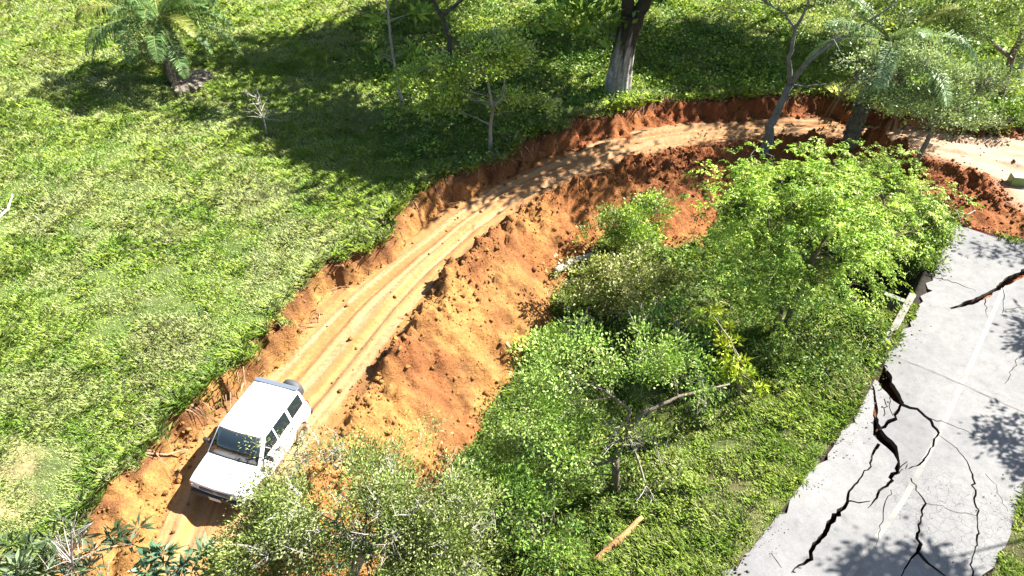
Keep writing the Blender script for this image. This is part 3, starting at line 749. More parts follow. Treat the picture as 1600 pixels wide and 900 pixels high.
        # mirrors
        mb = MB(); mb.box((.70, s*.98, 1.17), (.12, .20, .15)); mb.box((.72, s*.86, 1.13), (.06, .10, .05)); mi = mb.build("mirror", black, r, bevel=.02)
        # door lines and handles
        mb = MB()
        for x in (.72, -.18, -1.05): mb.box((x, s*.862, .82), (.012, .012, .46))
        mb.box((-.16, s*.862, .60), (1.78, .012, .012)); mb.build("door_seam", black, r)
        for x in (-.02, -.88):
            mb = MB(); mb.box((x, s*.872, .93), (.16, .03, .035)); mb.build("door_handle", black, r, bevel=.008)
        # arches trim
        for xc in WX:
            mb = MB(); A = [(xc+.465*math.cos(t), s*(.868-.03*(math.sin(t) < .1)), .36+.385*math.sin(t)) for t in np.linspace(0, math.pi, 14)]; mb.tube(A, [.02]*14, 5); mb.build("wheel_arch_trim", white, r, True)
    # rear: spoiler strip over the tailgate, glass, lamps, spare
    mb = MB(); mb.box((-2.03, 0, 1.628), (.17, 1.38, .03)); mb.box((-2.125, 0, 1.59), (.10, 1.34, .05)); mb.build("rear_spoiler", plain("grey_spoiler", (.10, .12, .15), .4), r, bevel=.012)
    mb = MB(); mb.box((-2.135, 0, 1.36), (.02, 1.16, .40)); mb.build("rear_window", glass, r)
    mb = MB(); mb.box((-2.25, 0, .52), (.16, 1.66, .20)); mb.build("rear_bumper", black, r, bevel=.03)
    for s in (-1, 1):
        mb = MB(); mb.box((-2.222, s*.74, .85), (.03, .16, .34)); mb.build("tail_lamp", redl, r, bevel=.01)
    def wheel(name, x, y, z, axis_y=True, R=.37, wd=.24, tyre=rubber):
        prof = [(R*.62, -wd/2), (R*.9, -wd/2), (R, -wd*.36), (R, wd*.36), (R*.9, wd/2), (R*.62, wd/2), (R*.58, 0)]
        n = 32; V = []; 
        for k in range(n):
            a_ = 2*math.pi*k/n
            for (q, yy) in prof: V.append((q*math.cos(a_), yy, q*math.sin(a_)))
        m = len(prof); Fc = [(k*m+i, ((k+1) % n)*m+i, ((k+1) % n)*m+(i+1) % m, k*m+(i+1) % m) for k in range(n) for i in range(m)]
        rt = Matrix.Identity(3) if axis_y else Matrix.Rotation(math.pi/2, 3, 'Z')
        V = np.array(V) @ np.array(rt).T+np.array((x, y, z))
        mb = MB(); mb.add(V, Fc); 
        w_ = mb.build(name, tyre, r, True)
        s = 1 if y > 0 else -1
        mb = MB()
        def ring(q, yy): return [(q*math.cos(2*math.pi*k/n), yy, q*math.sin(2*math.pi*k/n)) for k in range(n)]
        rs = [ring(R*.63, s*wd*.46), ring(R*.58, s*wd*.30), ring(R*.32, s*wd*.34), ring(R*.16, s*wd*.44), ring(.001, s*wd*.46)]
        V = np.array(sum(rs, [])) @ np.array(rt).T+np.array((x, y, z)); Fc = [(k*n+i, k*n+(i+1) % n, (k+1)*n+(i+1) % n, (k+1)*n+i) for k in range(4) for i in range(n)]
        mb.add(V, Fc); mb.build("rim", rim, w_, True)
        mb = MB()
        C_ = [np.array((R*.46*math.cos(2*math.pi*k/24), s*wd*.335, R*.46*math.sin(2*math.pi*k/24))) @ np.array(rt).T+np.array((x, y, z)) for k in range(25)]
        mb.tube(C_, [.022]*25, 5); mb.build("dark_rim_ring", black, w_)  # solid black ring stands for the shade in the rim's holes
    for xc in WX:
        for s in (-1, 1): wheel("wheel", xc*CX, s*.80, .31, R=.31, wd=.22)
    wheel("spare_wheel", -2.42*CX, .26, 1.18, False, .34, .22, cover)
    mb = MB(); mb.tube([(-2.2, .22, 1.12), (-2.32, .22, 1.12)], [.07, .07], 8); mb.build("spare_bracket", black, r)
    # front: grille, lamps, bumper, plate, emblem
    mb = MB(); mb.box((2.265, 0, .80), (.03, .98, .13)); g = mb.build("grille", black, r, bevel=.01)
    mb = MB(); 
    for k in range(3): mb.box((2.285, 0, .76+.04*k), (.012, .94, .008))
    mb.build("grille_bar", rim, g)
    mb = MB(); mb.tube([(2.28, 0, .80), (2.298, 0, .80)], [.045, .04], 14); mb.build("emblem", rim, g)
    for s in (-1, 1):
        mb = MB(); mb.box((2.225, s*.61, .80), (.05, .22, .14), rz=-s*.10); mb.build("headlight", lamp, r, bevel=.015)
        mb = MB(); mb.box((2.185, s*.765, .80), (.07, .09, .14), rz=-s*.35); mb.build("indicator", amber, r, bevel=.01)
    mb = MB(); mb.box((2.27, 0, .57), (.20, 1.56, .20)); mb.box((2.12, .79, .57), (.30, .10, .20), rz=-.25); mb.box((2.12, -.79, .57), (.30, .10, .20), rz=.25); mb.build("front_bumper", black, r, bevel=.04)
    mb = MB(); mb.box((2.385, 0, .60), (.012, .36, .13)); pl = mb.build("number_plate", plate, r, bevel=.004)
    # wipers, antenna, roof rails
    for y in (-.35, .25):
        mb = MB(); mb.tube([(1.06, y, 1.105), (.93, y+.42, 1.22)], [.011, .008], 4); mb.build("wiper", black, r)
    mb = MB(); mb.tube([(.92, -.80, 1.07), (.86, -.86, 1.85)], [.010, .006], 5); mb.build("antenna", black, r)
    # seats seen faintly through the glass: dashboard strip
    mb = MB(); mb.box((.90, 0, 1.085), (.10, 1.30, .02)); mb.build("cowl", black, r)
    for o in r.children_recursive:
        if o.name.split('.')[0] in ("wheel", "spare_wheel") or (o.parent and o.parent.name.split('.')[0] in ("wheel", "spare_wheel")): continue
        for v in o.data.vertices: v.co.x *= CX; v.co.y *= 1.03
    return r
CAR_XY = on_z(404, 716, .0)[:2]
_f = on_z(347, 800, 0)-on_z(455, 650, 0)
CAR_AZ = math.atan2(_f[1], _f[0])
car = suv()
zc = [float(hz(CAR_XY[0]+math.cos(CAR_AZ)*a_-math.sin(CAR_AZ)*b_, CAR_XY[1]+math.sin(CAR_AZ)*a_+math.cos(CAR_AZ)*b_)) for a_ in (.86, -.86) for b_ in (.64, -.64)]
car.location.z = sum(zc)/4+.01; car.scale = (1/KW,)*3
# ------------------------------------------------------------------ trees and shrubs
def V3(*a): return np.array(a, float)
def up_from(b, pts, y=None):
    """trunk path through picture points, all at about the depth of the base"""
    return [b-V3(0, 0, .15)] + [on_y(p[0], p[1], b[1]+(p[2] if len(p) > 2 else 0)) for p in pts]
# palm in the pasture
b = np.array(at(282, 128))
palm("short palm with a shaggy trunk standing alone in the sunny pasture", b, 2.65, .36, (-.12, .1), 32, 3.4, 5,
     [(.09, .18, .045), (.19, .29, .12), (.06, .12, .03), (.12, .22, .055)], elr=(-.05, 1.2), skirt=5, ground_dead=10)  # leaflet tones carry painted dark gaps and pale sheen
# big pale buttressed trunk, crown above the picture
b = np.array(at(965, 146))
c0 = b+V3(.15, 0, 3.2)
plant("broadleaf_tree", "tall tree with a thick pale fluted trunk growing above the cut bank", "tree", b,
      [(b+V3(-2.6, -.5, 9.5), (2.3, 1.9, 1.8)), (b+V3(2.2, -1.0, 11), (3.2, 2.3, 2.2)), (b+V3(4.8, .5, 9), (2.6, 2.6, 2)), (b+V3(-1.6, -2.2, 8.4), (1.6, .8, .8)), (b+V3(3.2, -2.6, 8.6), (2.0, 1.4, .8)), (b+V3(6.2, -2.2, 8.8), (1.7, 1.3, .8)), (b+V3(-1.9, .3, 2.9), (.9, .7, .5))],
      900, 30, .55, .44, .21, [G_MID, G_DARK, G_LIME], 11,
      trunks=[([b-V3(0, 0, .3), b+V3(.02, 0, .6), b+V3(.08, 0, 1.8), b+V3(.18, 0, 2.8), b+V3(.25, 0, 3.4)], [.60, .50, .43, .41, .38]),
              ([b+V3(.12, 0, 2.7), b+V3(.0, .1, 4.2), b+V3(-1.2, 0, 7), b+V3(-3, -.5, 9)], [.30, .25, .2, .1]),
              ([b+V3(.35, 0, 2.7), b+V3(.75, 0, 4.2), b+V3(1.6, .2, 7.5), b+V3(1.9, 0, 10.5)], [.32, .27, .22, .1]),
              ([b+V3(1.4, 0, 6.5), b+V3(3, .3, 8), b+V3(4.6, .5, 9)], [.2, .14, .08])],
      bark=(.30, .28, .25), twig=.12, twig_r=.05, flute=.20)
# slender sapling
b = np.array(at(630, 170))
P = up_from(b, [(622, 130), (614, 90), (609, 45), (604, 0), (600, -50)])
plant("young_tree", "slender pale stemmed sapling with tufts of long leaves in the pasture shade", "tree", b,
      [(on_y(640, 78, b[1]), (.7, .5, .18)), (on_y(612, 92, b[1]), (.45, .45, .2)), (on_y(598, 18, b[1]), (.5, .5, .25)), (on_y(640, 30, b[1]), (.6, .5, .3)), (on_y(575, 80, b[1]), (.6, .4, .2)), (on_y(600, -50, b[1]), (1.2, 1.2, .5))],
      46, 16, .16, .42, .11, [G_LIME, G_PALE, G_MID], 12, trunks=[(P, [.075, .065, .055, .05, .04, .03])], bark=(.42, .40, .34), twig=.6, twig_r=.02, star=True)
# dark branching tree at the top edge
b = np.array(at(703, 90))
P = up_from(b, [(703, 60), (690, 25), (676, 0), (650, -60)])
plant("shade_tree", "crooked dark limbed tree rising out of the picture behind the young bushy tree", "tree", b,
      [(b+V3(-2.2, .6, 6.4), (2.7, 2.3, 1.3)), (b+V3(1.5, 1.0, 7.2), (2.4, 2.0, 1.3)), (b+V3(-4.4, 2.0, 7.4), (2.2, 2.0, 1.1)), (b+V3(-1.9, -3.3, 6.9), (1.7, .45, .5)), (b+V3(1.1, -4.3, 7.0), (1.5, .5, .5)), (b+V3(-3.9, -1.9, 7.2), (1.3, .4, .4)), (b+V3(.4, -2.4, 7.4), (1.2, .4, .4)), (b+V3(.3, -.3, 3.3), (1.2, 1.0, .5))],
      400, 28, .42, .34, .16, [G_MID, G_DARK, G_LIME], 13,
      trunks=[(P, [.14, .12, .10, .09, .07]), ([P[3], on_y(640, -4, b[1]), b+V3(-4, 1.5, 6.8)], [.09, .07, .03]), ([P[2], on_y(722, 0, b[1]), b+V3(1.5, 1, 7)], [.08, .07, .04])], bark=(.13, .11, .09), twig=.25, twig_r=.03)
# bare dead sapling
b = np.array(at(417, 214)); root = thing("dead_sapling", tuple(b), "leafless pale sapling with thin twigs in the grass below the palm", "sapling")
rng = np.random.default_rng(4); mb = MB(); top = on_y(400, 152, b[1]); main = bez(b-V3(0, 0, .1), (b+top)/2+V3(.12, 0, 0), top, 7)
mb.tube(main, np.linspace(.030, .012, 7), 5, (.40, .37, .31)); mb.build("trunk", M_BARK, root, False, b)
mb = MB()
for k in range(26):
    p = main[rng.integers(3, 7)]; e = p+np.array([rng.normal()*.5, rng.normal()*.4, rng.uniform(.05, .55)]); mb.tube(bez(p, (p+e)/2+rng.normal(size=3)*.08, e, 4), [.011, .009, .006, .003], 3, (.42, .40, .34))
mb.build("twig", M_BARK, root, False, b)
# young bushy tree beside the bank
b = np.array(at(766, 240))
P = up_from(b, [(766, 205), (770, 170), (764, 135), (758, 110)])
plant("young_tree", "bushy yellow green young tree with a thin forked stem at the top of the bank", "tree", b,
      [(on_y(742, 98, b[1]), (1.15, 1.1, .5)), (on_y(792, 88, b[1]+.6), (1.1, 1.0, .5)), (on_y(720, 118, b[1]-.3), (.8, .8, .35)), (on_y(762, 72, b[1]+.3), (.9, .8, .4)), (on_y(690, 165, b[1]), (.9, .7, .5)), (on_y(815, 165, b[1]+.2), (.9, .7, .45)), (on_y(655, 125, b[1]+.5), (.8, .7, .45))],
      480, 36, .17, .13, .06, [(.42, .56, .10), G_LIME, G_PALE, G_MID], 14,
      trunks=[(P, [.085, .07, .06, .045, .03]), ([P[2], on_y(786, 150, b[1]), on_y(790, 100, b[1]+.4)], [.05, .04, .02])], bark=(.34, .31, .26), twig=.3, twig_r=.02, bare=5)
# trees whose crowns hang above the picture and shade the pasture
def over(name, label, px, py, h, blobs, seed, dens=1.0, lf=.30, cols=(G_MID, G_DARK, G_LIME), trunk_r=.22, bark=(.16, .14, .12)):
    g = on_z(px, py, 1.5); x, y = g[0]-SH[0]*h*.93, g[1]-SH[1]*h*.93
    yb = max(y, 38.5); b = np.array([x, yb, float(hz(x, yb))]); c = np.array([x, y, b[2]])
    bl = [(c+V3(*q[:3])+V3(0, 0, h), q[3]) for q in blobs]
    tr = [([b-V3(0, 0, .3), b+V3(.1, 0, h*.4), (b+c)/2+V3(-.1, .1, h*.75), c+V3(0, 0, h)], [trunk_r, trunk_r*.8, trunk_r*.6, trunk_r*.3])]
    for q in blobs[1:]: tr.append(([(b+c)/2+V3(0, 0, h*.7), c+V3(q[0]*.5, q[1]*.5, h*.85), c+V3(q[0], q[1], h+q[2])], [trunk_r*.5, trunk_r*.3, .04]))
    return plant(name, label, "tree", b, bl, int(330*dens*len(blobs)/2), 26, .42, lf*1.35, lf*.62, list(cols), seed, trunks=tr, bark=bark, twig=.2, twig_r=.03)
over("shade_tree", "tall spreading tree above the picture shading the middle of the pasture", 480, 95, 8.5, [(0,.4,0,(2.4,.8,.7)), (-3.4,-.2,-.3,(1.8,.6,.6)), (2.8,.8,.3,(2.2,1.3,1.)), (.8,2.6,.2,(2.4,.9,.7))], 31, .5)
over("shade_tree", "dense tree above the picture shading the hillside right of the fluted trunk", 1120, 75, 9.0, [(0,0,0,(3,2.6,1.5)), (2.8,-.8,0,(2.4,2.2,1.3)), (-2.0,2.2,0,(2.2,2,1.3))], 34, 1.1)
over("shade_tree", "tree above the picture darkening the slope behind the leaning forked tree", 1275, 75, 8.5, [(0,0,0,(2.4,1.8,1.1)), (2.8,1.2,.3,(2.2,1.8,1.1)), (-2.2,3.0,.3,(2.4,1.8,1.1))], 38, .9)
over("shade_tree", "tree above the picture shading the hillside left of the fluted trunk", 830, 110, 8.5, [(0,0,0,(2.8,1.5,1.2)), (2.2,4.5,.4,(2.6,2.2,1.2)), (-3.0,2.6,.4,(2.6,1.6,1.1)), (-5.0,6,.4,(2.6,2,1.1))], 35, .9)
# leaning lichen tree
b = np.array(at(1195, 236))
T0 = on_y(1235, 132, b[1]+.3)
P = [b-V3(0, 0, .2), on_y(1203, 200, b[1]), on_y(1220, 160, b[1]+.2), T0]
plant("leaning_tree", "leaning forked tree with pale lichened limbs on the spoil beside the track", "tree", b,
      [(on_y(1190, 12, b[1]), (1.2, 1, .5)), (on_y(1290, 40, b[1]+.5), (1.4, 1.2, .6)), (on_y(1250, -60, b[1]), (3, 2.4, .9)), (on_y(1340, -30, b[1]), (2.2, 2, .9)), (on_y(1140, -60, b[1]), (1.6, 1.6, .7))],
      420, 26, .25, .11, .045, [(.3, .38, .22), G_PALE, G_MID], 15,
      trunks=[(P, [.22, .17, .14, .14]), ([T0, on_y(1234, 90, b[1]), on_y(1243, 45, b[1]), on_y(1262, 10, b[1]), on_y(1275, -60, b[1])], [.11, .08, .065, .05, .03]),
              ([on_y(1243, 45, b[1]), on_y(1225, 20, b[1]), on_y(1190, 0, b[1])], [.05, .04, .02]),
              ([T0, on_y(1262, 98, b[1]), on_y(1295, 70, b[1]), on_y(1340, 45, b[1]), on_y(1400, 5, b[1])], [.11, .085, .07, .05, .03]),
              ([T0, on_y(1255, 135, b[1]-.2), on_y(1292, 131, b[1]-.4)], [.05, .035, .02])], bark=(.22, .21, .19), twig=.35, twig_r=.02, bare=24)
# shaggy palm with a creeper on its trunk
b = np.array(at(1326, 226))
topp = on_y(1392, 62, b[1]+.4)
root = palm("leaning palm with a shaggy dead skirt and ivy on its dark trunk", b, float(topp[2]-b[2]), .26, (float(topp[0]-b[0]), .4), 12, 3.6, 8,
     [(.26, .38, .20), (.36, .46, .28), (.16, .28, .10)], skirt=16, elr=(-.1, 1.1))
V, Fc, TT_, _ = foliage([(b+V3(.12, -.05, .8), (.35, .35, .8)), (b+V3(.3, -.1, 2.0), (.3, .3, .6))], 40, 18, .10, .12, .08, [G_LIME, G_MID], np.random.default_rng(81))
mesh_obj("creeper", V-b, Fc, M_LEAF, root, TT_)
# silver leaved tree
b = np.array(at(1432, 252))
P = up_from(b, [(1446, 225), (1458, 200), (1466, 170), (1462, 140)])
SIL = [(.34, .44, .22), (.42, .50, .30), (.24, .34, .12)]
plant("silver_leaved_tree", "silvery green small tree leaning over the junction of the dirt track", "tree", b,
      [(on_y(1400, 105, b[1]), (1.5, 1.3, .8)), (on_y(1478, 115, b[1]), (1.7, 1.4, .9)), (on_y(1440, 160, b[1]+.2), (1.7, 1.3, .6)), (on_y(1530, 140, b[1]+.3), (1.3, 1.2, .8)), (on_y(1370, 150, b[1]+.1), (.9, .9, .4)), (on_y(1490, 185, b[1]+.2), (1.2, .9, .35))],
      800, 36, .19, .11, .05, SIL, 16, trunks=[(P, [.10, .09, .08, .06, .04]), ([P[2], on_y(1500, 170, b[1]), on_y(1540, 130, b[1])], [.05, .04, .02]), ([P[2], on_y(1420, 170, b[1]), on_y(1390, 130, b[1])], [.05, .04, .02])], bark=(.30, .25, .2), twig=.3, twig_r=.02, bare=8)
b = np.array(at(1560, 160))
plant("broadleaf_tree", "light green tree with a dark leaning stem in the upper right corner", "tree", b,
      [(on_y(1500, 45, b[1]-2), (2.2, 1.6, 1.2)), (on_y(1580, 40, b[1]-2), (2., 1.5, 1.4)), (on_y(1430, 15, b[1]-1.5), (1.9, 1.5, 1)), (on_y(1370, 5, b[1]-1), (1.6, 1.2, .7)), (on_y(1530, 0, b[1]-1.5), (2.2, 1.5, .9)), (on_y(1650, 10, b[1]-1), (1.4, 1.2, .8))],
      980, 32, .24, .14, .06, [(.26, .36, .12), G_PALE, G_MID, (.3, .38, .22)], 17, trunks=[([b-V3(0, 0, .2), on_y(1580, 90, b[1]-.5), on_y(1600, 50, b[1]-1), on_y(1590, 0, b[1]-1.5)], [.16, .14, .12, .08]), ([on_y(1580, 90, b[1]-.5), on_y(1540, 60, b[1]-1), on_y(1500, 40, b[1]-1.5)], [.09, .07, .03])], bark=(.17, .14, .12), twig=.3, twig_r=.03)
b = np.array(at(1578, 196))
plant("shrub", "low dark shrub behind the bare red earth at the right edge", "shrub", b, [(b+V3(0, 0, .5), (1.4, .8, .6)), (b+V3(-1.4, .2, .35), (.9, .7, .45)), (b+V3(1.6, .4, .6), (1.2, .8, .7))], 120, 26, .18, .14, .07, [G_DARK, G_MID, G_BLUE], 18)
b = np.array(at(1440, 262))
plant("shrub", "small blue green shrub at the foot of the silvery tree", "shrub", b, [(b+V3(0, -.1, .45), (.6, .5, .5))], 40, 26, .12, .13, .05, [G_BLUE, G_MID, G_LIME], 19)
# the big bright feathery bush and its neighbour above the culvert
b = np.array(at(1215, 520)); y0 = b[1]
plant("feathery_tree", "large bright green spreading tree with drooping sprays left of the culvert", "tree", b,
      [(on_y(1215, 330, y0+1.0), (2.1, 1.7, 1.2)), (on_y(1290, 350, y0+.9), (1.8, 1.6, 1.3)), (on_y(1175, 300, y0+2.0), (1.2, 1.2, .8)), (on_y(1240, 410, y0+.0), (2.0, 1.3, 1.2)), (on_y(1330, 420, y0+.2), (1.3, 1.2, 1.1)), (on_y(1255, 285, y0+2.6), (1.6, 1.3, .7)), (on_y(1135, 305, y0+2.2), (.6, .6, .5)), (on_y(1185, 430, y0+.2), (1.0, .9, .8)), (on_y(1150, 380, y0+.8), (.8, .8, .7)), (on_y(1265, 460, y0-.2), (1.1, .8, .6)), (on_y(1205, 480, y0-.5), (.9, .6, .5))],
      820, 84, .14, .092, .034, [(.34, .48, .07), (.27, .42, .06), (.38, .50, .11), (.20, .34, .05)], 20,
      trunks=[([b-V3(0, 0, .2), on_y(1212, 450, y0), on_y(1200, 370, y0+.6)], [.12, .09, .04]), ([b+V3(.2, .1, -.2), on_y(1255, 440, y0+.2), on_y(1290, 370, y0+.8)], [.10, .08, .04]), ([b+V3(.1, .3, -.2), on_y(1235, 430, y0+.6), on_y(1240, 330, y0+1.6)], [.1, .07, .04])],
      bark=(.20, .15, .10), twig=.16, twig_r=.02, droop=.9, up=.2, bare=8, sprig=.62, twlen=.8)
b = np.array(at(1385, 425)); y0 = b[1]
plant("feathery_tree", "smaller bright green spreading tree between the larger one and the asphalt", "tree", b,
      [(on_y(1370, 290, y0+2.0), (1.3, 1.2, .9)), (on_y(1345, 265, y0+2.8), (.8, .8, .7)), (on_y(1415, 320, y0+1.4), (1.3, 1.2, .8)), (on_y(1400, 370, y0+.8), (1.1, 1.0, .7)), (on_y(1450, 350, y0+1.4), (.8, .9, .5))],
      420, 80, .14, .092, .034, [(.36, .49, .09), (.30, .44, .08), (.42, .52, .15), (.22, .36, .06)], 21, trunks=[([b-V3(0, 0, .2), on_y(1388, 370, y0+.5), on_y(1380, 310, y0+1.5)], [.09, .07, .03])], bark=(.2, .15, .1), twig=.2, droop=.8, up=.2, bare=5, sprig=.55, twlen=.8)
b = np.array(at(840, 560)); y0 = b[1]
plant("shrub", "bright fresh green shrub spreading beside the orange toe of the spoil slope", "shrub", b,
      [(on_y(860, 545, y0+.1), (.8, .7, .45)), (on_y(900, 530, y0+.3), (.8, .7, .45)), (on_y(820, 600, y0-.2), (.7, .7, .4)), (on_y(940, 560, y0+.2), (.8, .7, .4))],
      200, 30, .16, .12, .055, [(.30, .48, .09), (.36, .54, .12), G_PALE, G_MID], 47, twig=.2, bare=4)
# bushes at the foot of the spoil slope
b = np.array(at(985, 425)); y0 = b[1]
plant("shrub", "pale fresh green bush half buried at the top of the spoil slope", "shrub", b,
      [(on_y(985, 350, y0+.7), (1.2, .9, .6)), (on_y(1015, 335, y0+1.0), (.8, .8, .6)), (on_y(950, 375, y0+.5), (.9, .7, .5)), (on_y(1000, 385, y0+.3), (.9, .7, .5))],
      280, 46, .16, .105, .048, [G_PALE, (.20, .33, .07), G_LIME, G_MID], 22, trunks=[([b-V3(0, 0, .2), on_y(990, 390, y0+.3), on_y(985, 355, y0+.6)], [.07, .05, .02])], bark=(.45, .42, .38), twig=.2, bare=10)
b = np.array(at(965, 500)); y0 = b[1]
plant("shrub", "dense olive bush against the foot of the orange spoil slope beside a fallen log", "shrub", b,
      [(on_y(930, 445, y0+.2), (1.15, 1.0, .85)), (on_y(990, 440, y0+.3), (1.2, 1.0, .85)), (on_y(1035, 450, y0+.3), (.8, .8, .7)), (on_y(960, 475, y0), (1.1, .8, .6))],
      330, 32, .16, .12, .055, [G_OLIVE, (.30, .34, .11), (.16, .22, .05), (.38, .39, .18)], 23, trunks=[([b-V3(0, 0, .2), on_y(965, 460, y0+.1)], [.08, .03])], bark=(.3, .25, .2), twig=.15, bare=12)
b = np.array(at(1060, 560)); y0 = b[1]
plant("shrub", "light green bush in the middle of the valley under the olive bush", "shrub", b,
      [(on_y(1050, 505, y0+.2), (1.1, .9, .7)), (on_y(1110, 545, y0), (1.0, .8, .6)), (on_y(1000, 545, y0), (.9, .8, .6)), (on_y(1060, 560, y0-.4), (1.0, .7, .5))],
      320, 46, .15, .105, .048, [(.15, .28, .06), G_PALE, G_MID, (.10, .2, .05)], 24, trunks=[([b-V3(0, 0, .2), on_y(1060, 520, y0+.1)], [.06, .03])], bark=(.36, .32, .28), twig=.2, bare=8)
b = np.array(at(1155, 620)); y0 = b[1]
plant("young_tree", "yellow green sapling with feathery sprays between valley bushes and the grass slope", "tree", b,
      [(on_y(1110, 492, y0+.5), (.35, .3, .2)), (on_y(1140, 540, y0+.1), (.55, .5, .3)), (on_y(1170, 600, y0-.1), (.6, .5, .35)), (on_y(1150, 575, y0), (.6, .5, .4)), (on_y(1195, 610, y0), (.35, .3, .2))],
      90, 26, .13, .16, .05, [(.30, .38, .03), (.36, .42, .05), (.20, .30, .03)], 25, trunks=[([b-V3(0, 0, .2), on_y(1160, 570, y0), on_y(1140, 530, y0+.1), on_y(1115, 495, y0+.4)], [.05, .035, .025, .015])], bark=(.3, .26, .18), twig=.4, star=True)
# forked valley tree with a visible trunk
b = np.array(at(965, 762)); y0 = b[1]
T0 = on_y(962, 715, y0)
VT = [(.24, .38, .08), (.30, .46, .10), G_PALE, (.15, .26, .05)]
plant("forked_tree", "wide open crowned tree with a forked bare trunk in the valley near the grass slope", "tree", b,
      [(on_y(895, 570, y0+.6), (1.1, 1., .5)), (on_y(835, 630, y0+.5), (1.0, .9, .5)), (on_y(880, 680, y0+.2), (1.1, 1., .45)), (on_y(815, 720, y0), (.9, .8, .45)), (on_y(880, 770, y0-.5), (1.0, .8, .4)), (on_y(1020, 560, y0+1.4), (1.0, .9, .45)), (on_y(950, 590, y0+.8), (.8, .8, .4)), (on_y(1090, 590, y0+.8), (.6, .6, .3))],
      680, 46, .18, .095, .042, VT, 26,
      trunks=[([b-V3(0, 0, .2), T0], [.12, .095]), ([T0, on_y(975, 680, y0+.1), on_y(1005, 645, y0+.3), on_y(1060, 620, y0+.6), on_y(1140, 600, y0+1)], [.08, .07, .055, .04, .02]),
              ([T0, on_y(935, 725, y0), on_y(880, 720, y0+.1), on_y(820, 690, y0+.2)], [.06, .05, .035, .02]), ([on_y(975, 680, y0+.1), on_y(985, 640, y0+.4), on_y(930, 600, y0+.7)], [.055, .045, .02])],
      bark=(.22, .18, .14), twig=.2, bare=16)
b = np.array(at(1010, 760)); y0 = b[1]
plant("thorn_shrub", "half bare grey twigged shrub right of the forked trunk", "shrub", b,
      [(on_y(1010, 690, y0+.2), (1.0, .8, .5)), (on_y(1040, 740, y0), (.9, .7, .4)), (on_y(970, 680, y0+.3), (.8, .7, .5))], 70, 22, .16, .10, .045, [G_PALE, G_OLIVE, G_LIME], 27, bark=(.4, .36, .3), twig=.3, bare=26, twlen=.8)
b = np.array(at(850, 860)); y0 = b[1]
plant("shrub", "dark green small leaved shrub under the left side of the forked tree", "shrub", b,
      [(on_y(800, 800, y0+.3), (1.3, 1.0, .6)), (on_y(860, 840, y0), (1.2, .9, .6)), (on_y(770, 760, y0+.6), (.9, .9, .6))], 260, 28, .15, .11, .05, [G_MID, (.15, .26, .05), G_DARK], 28, bark=(.3, .26, .2), twig=.25, bare=6)
# big twiggy tree top nearest the camera
b = np.array(at(560, 980)); y0 = on_z(560, 980, -.5)[1]
NB = [(.19, .26, .055), (.25, .31, .09), (.14, .20, .045), (.28, .31, .14)]
plant("twiggy_tree", "large olive green tree top full of grey twigs beside the parked car", "tree", b,
      [(on_y(605, 765, y0+.9), (1.2, 1.1, .6)), (on_y(520, 790, y0+.6), (1.2, 1.0, .7)), (on_y(640, 800, y0+.3), (1.2, 1.0, .7)), (on_y(560, 860, y0), (1.5, 1.1, .8)), (on_y(680, 870, y0-.2), (1.1, 1.0, .7)), (on_y(455, 850, y0+.3), (1.0, .9, .6)), (on_y(450, 800, y0+.8), (.6, .6, .35)), (on_y(400, 880, y0), (.7, .8, .5))],
      1700, 58, .13, .064, .026, NB, 29, trunks=[([b-V3(0, 0, .2), b+V3(0, .3, 1.5), on_y(570, 850, y0)], [.16, .13, .08]), ([on_y(570, 850, y0)-V3(0, 0, .5), on_y(520, 800, y0+.4)-V3(0, 0, .3)], [.07, .03]), ([on_y(570, 850, y0)-V3(0, 0, .5), on_y(620, 760, y0+.9)-V3(0, 0, .3)], [.07, .03])],
      bark=(.34, .31, .27), twig=.12, bare=150, bare_col=(.46, .43, .38), twlen=.5)
pt = on_y(440, 700, y0+1.0)
b2 = np.array(at(700, 905)); y2 = b2[1]
plant("twiggy_shrub", "rounded grey twigged shrub at the lower edge right of the large twiggy tree", "shrub", b2,
      [(on_y(730, 875, y2), (.75, .7, .5)), (on_y(715, 845, y2+.2), (.6, .6, .4))], 110, 26, .13, .085, .036, NB, 30, bark=(.34, .31, .27), twig=.2, twlen=.7, bare=30, bare_col=(.5, .47, .44))
b3 = np.array(at(470, 745)); y3 = b3[1]
plant("twiggy_shrub", "thin leafy branches reaching over the side of the parked car", "shrub", b3,
      [(on_y(470, 695, y3), (.45, .4, .2)), (on_y(425, 705, y3-.2), (.3, .25, .12)), (on_y(405, 690, y3-.1), (.2, .18, .1)), (on_y(480, 720, y3-.2), (.7, .5, .3)), (on_y(440, 745, y3-.4), (.6, .4, .25)), (on_y(520, 700, y3+.2), (.6, .4, .25))],
      75, 24, .12, .064, .026, NB, 37, trunks=[([b3, on_y(460, 710, y3), on_y(400, 695, y3-.1)], [.03, .02, .008])], bark=(.4, .37, .33), twig=.5, bare=10, twlen=.5, bare_col=(.5, .47, .44))
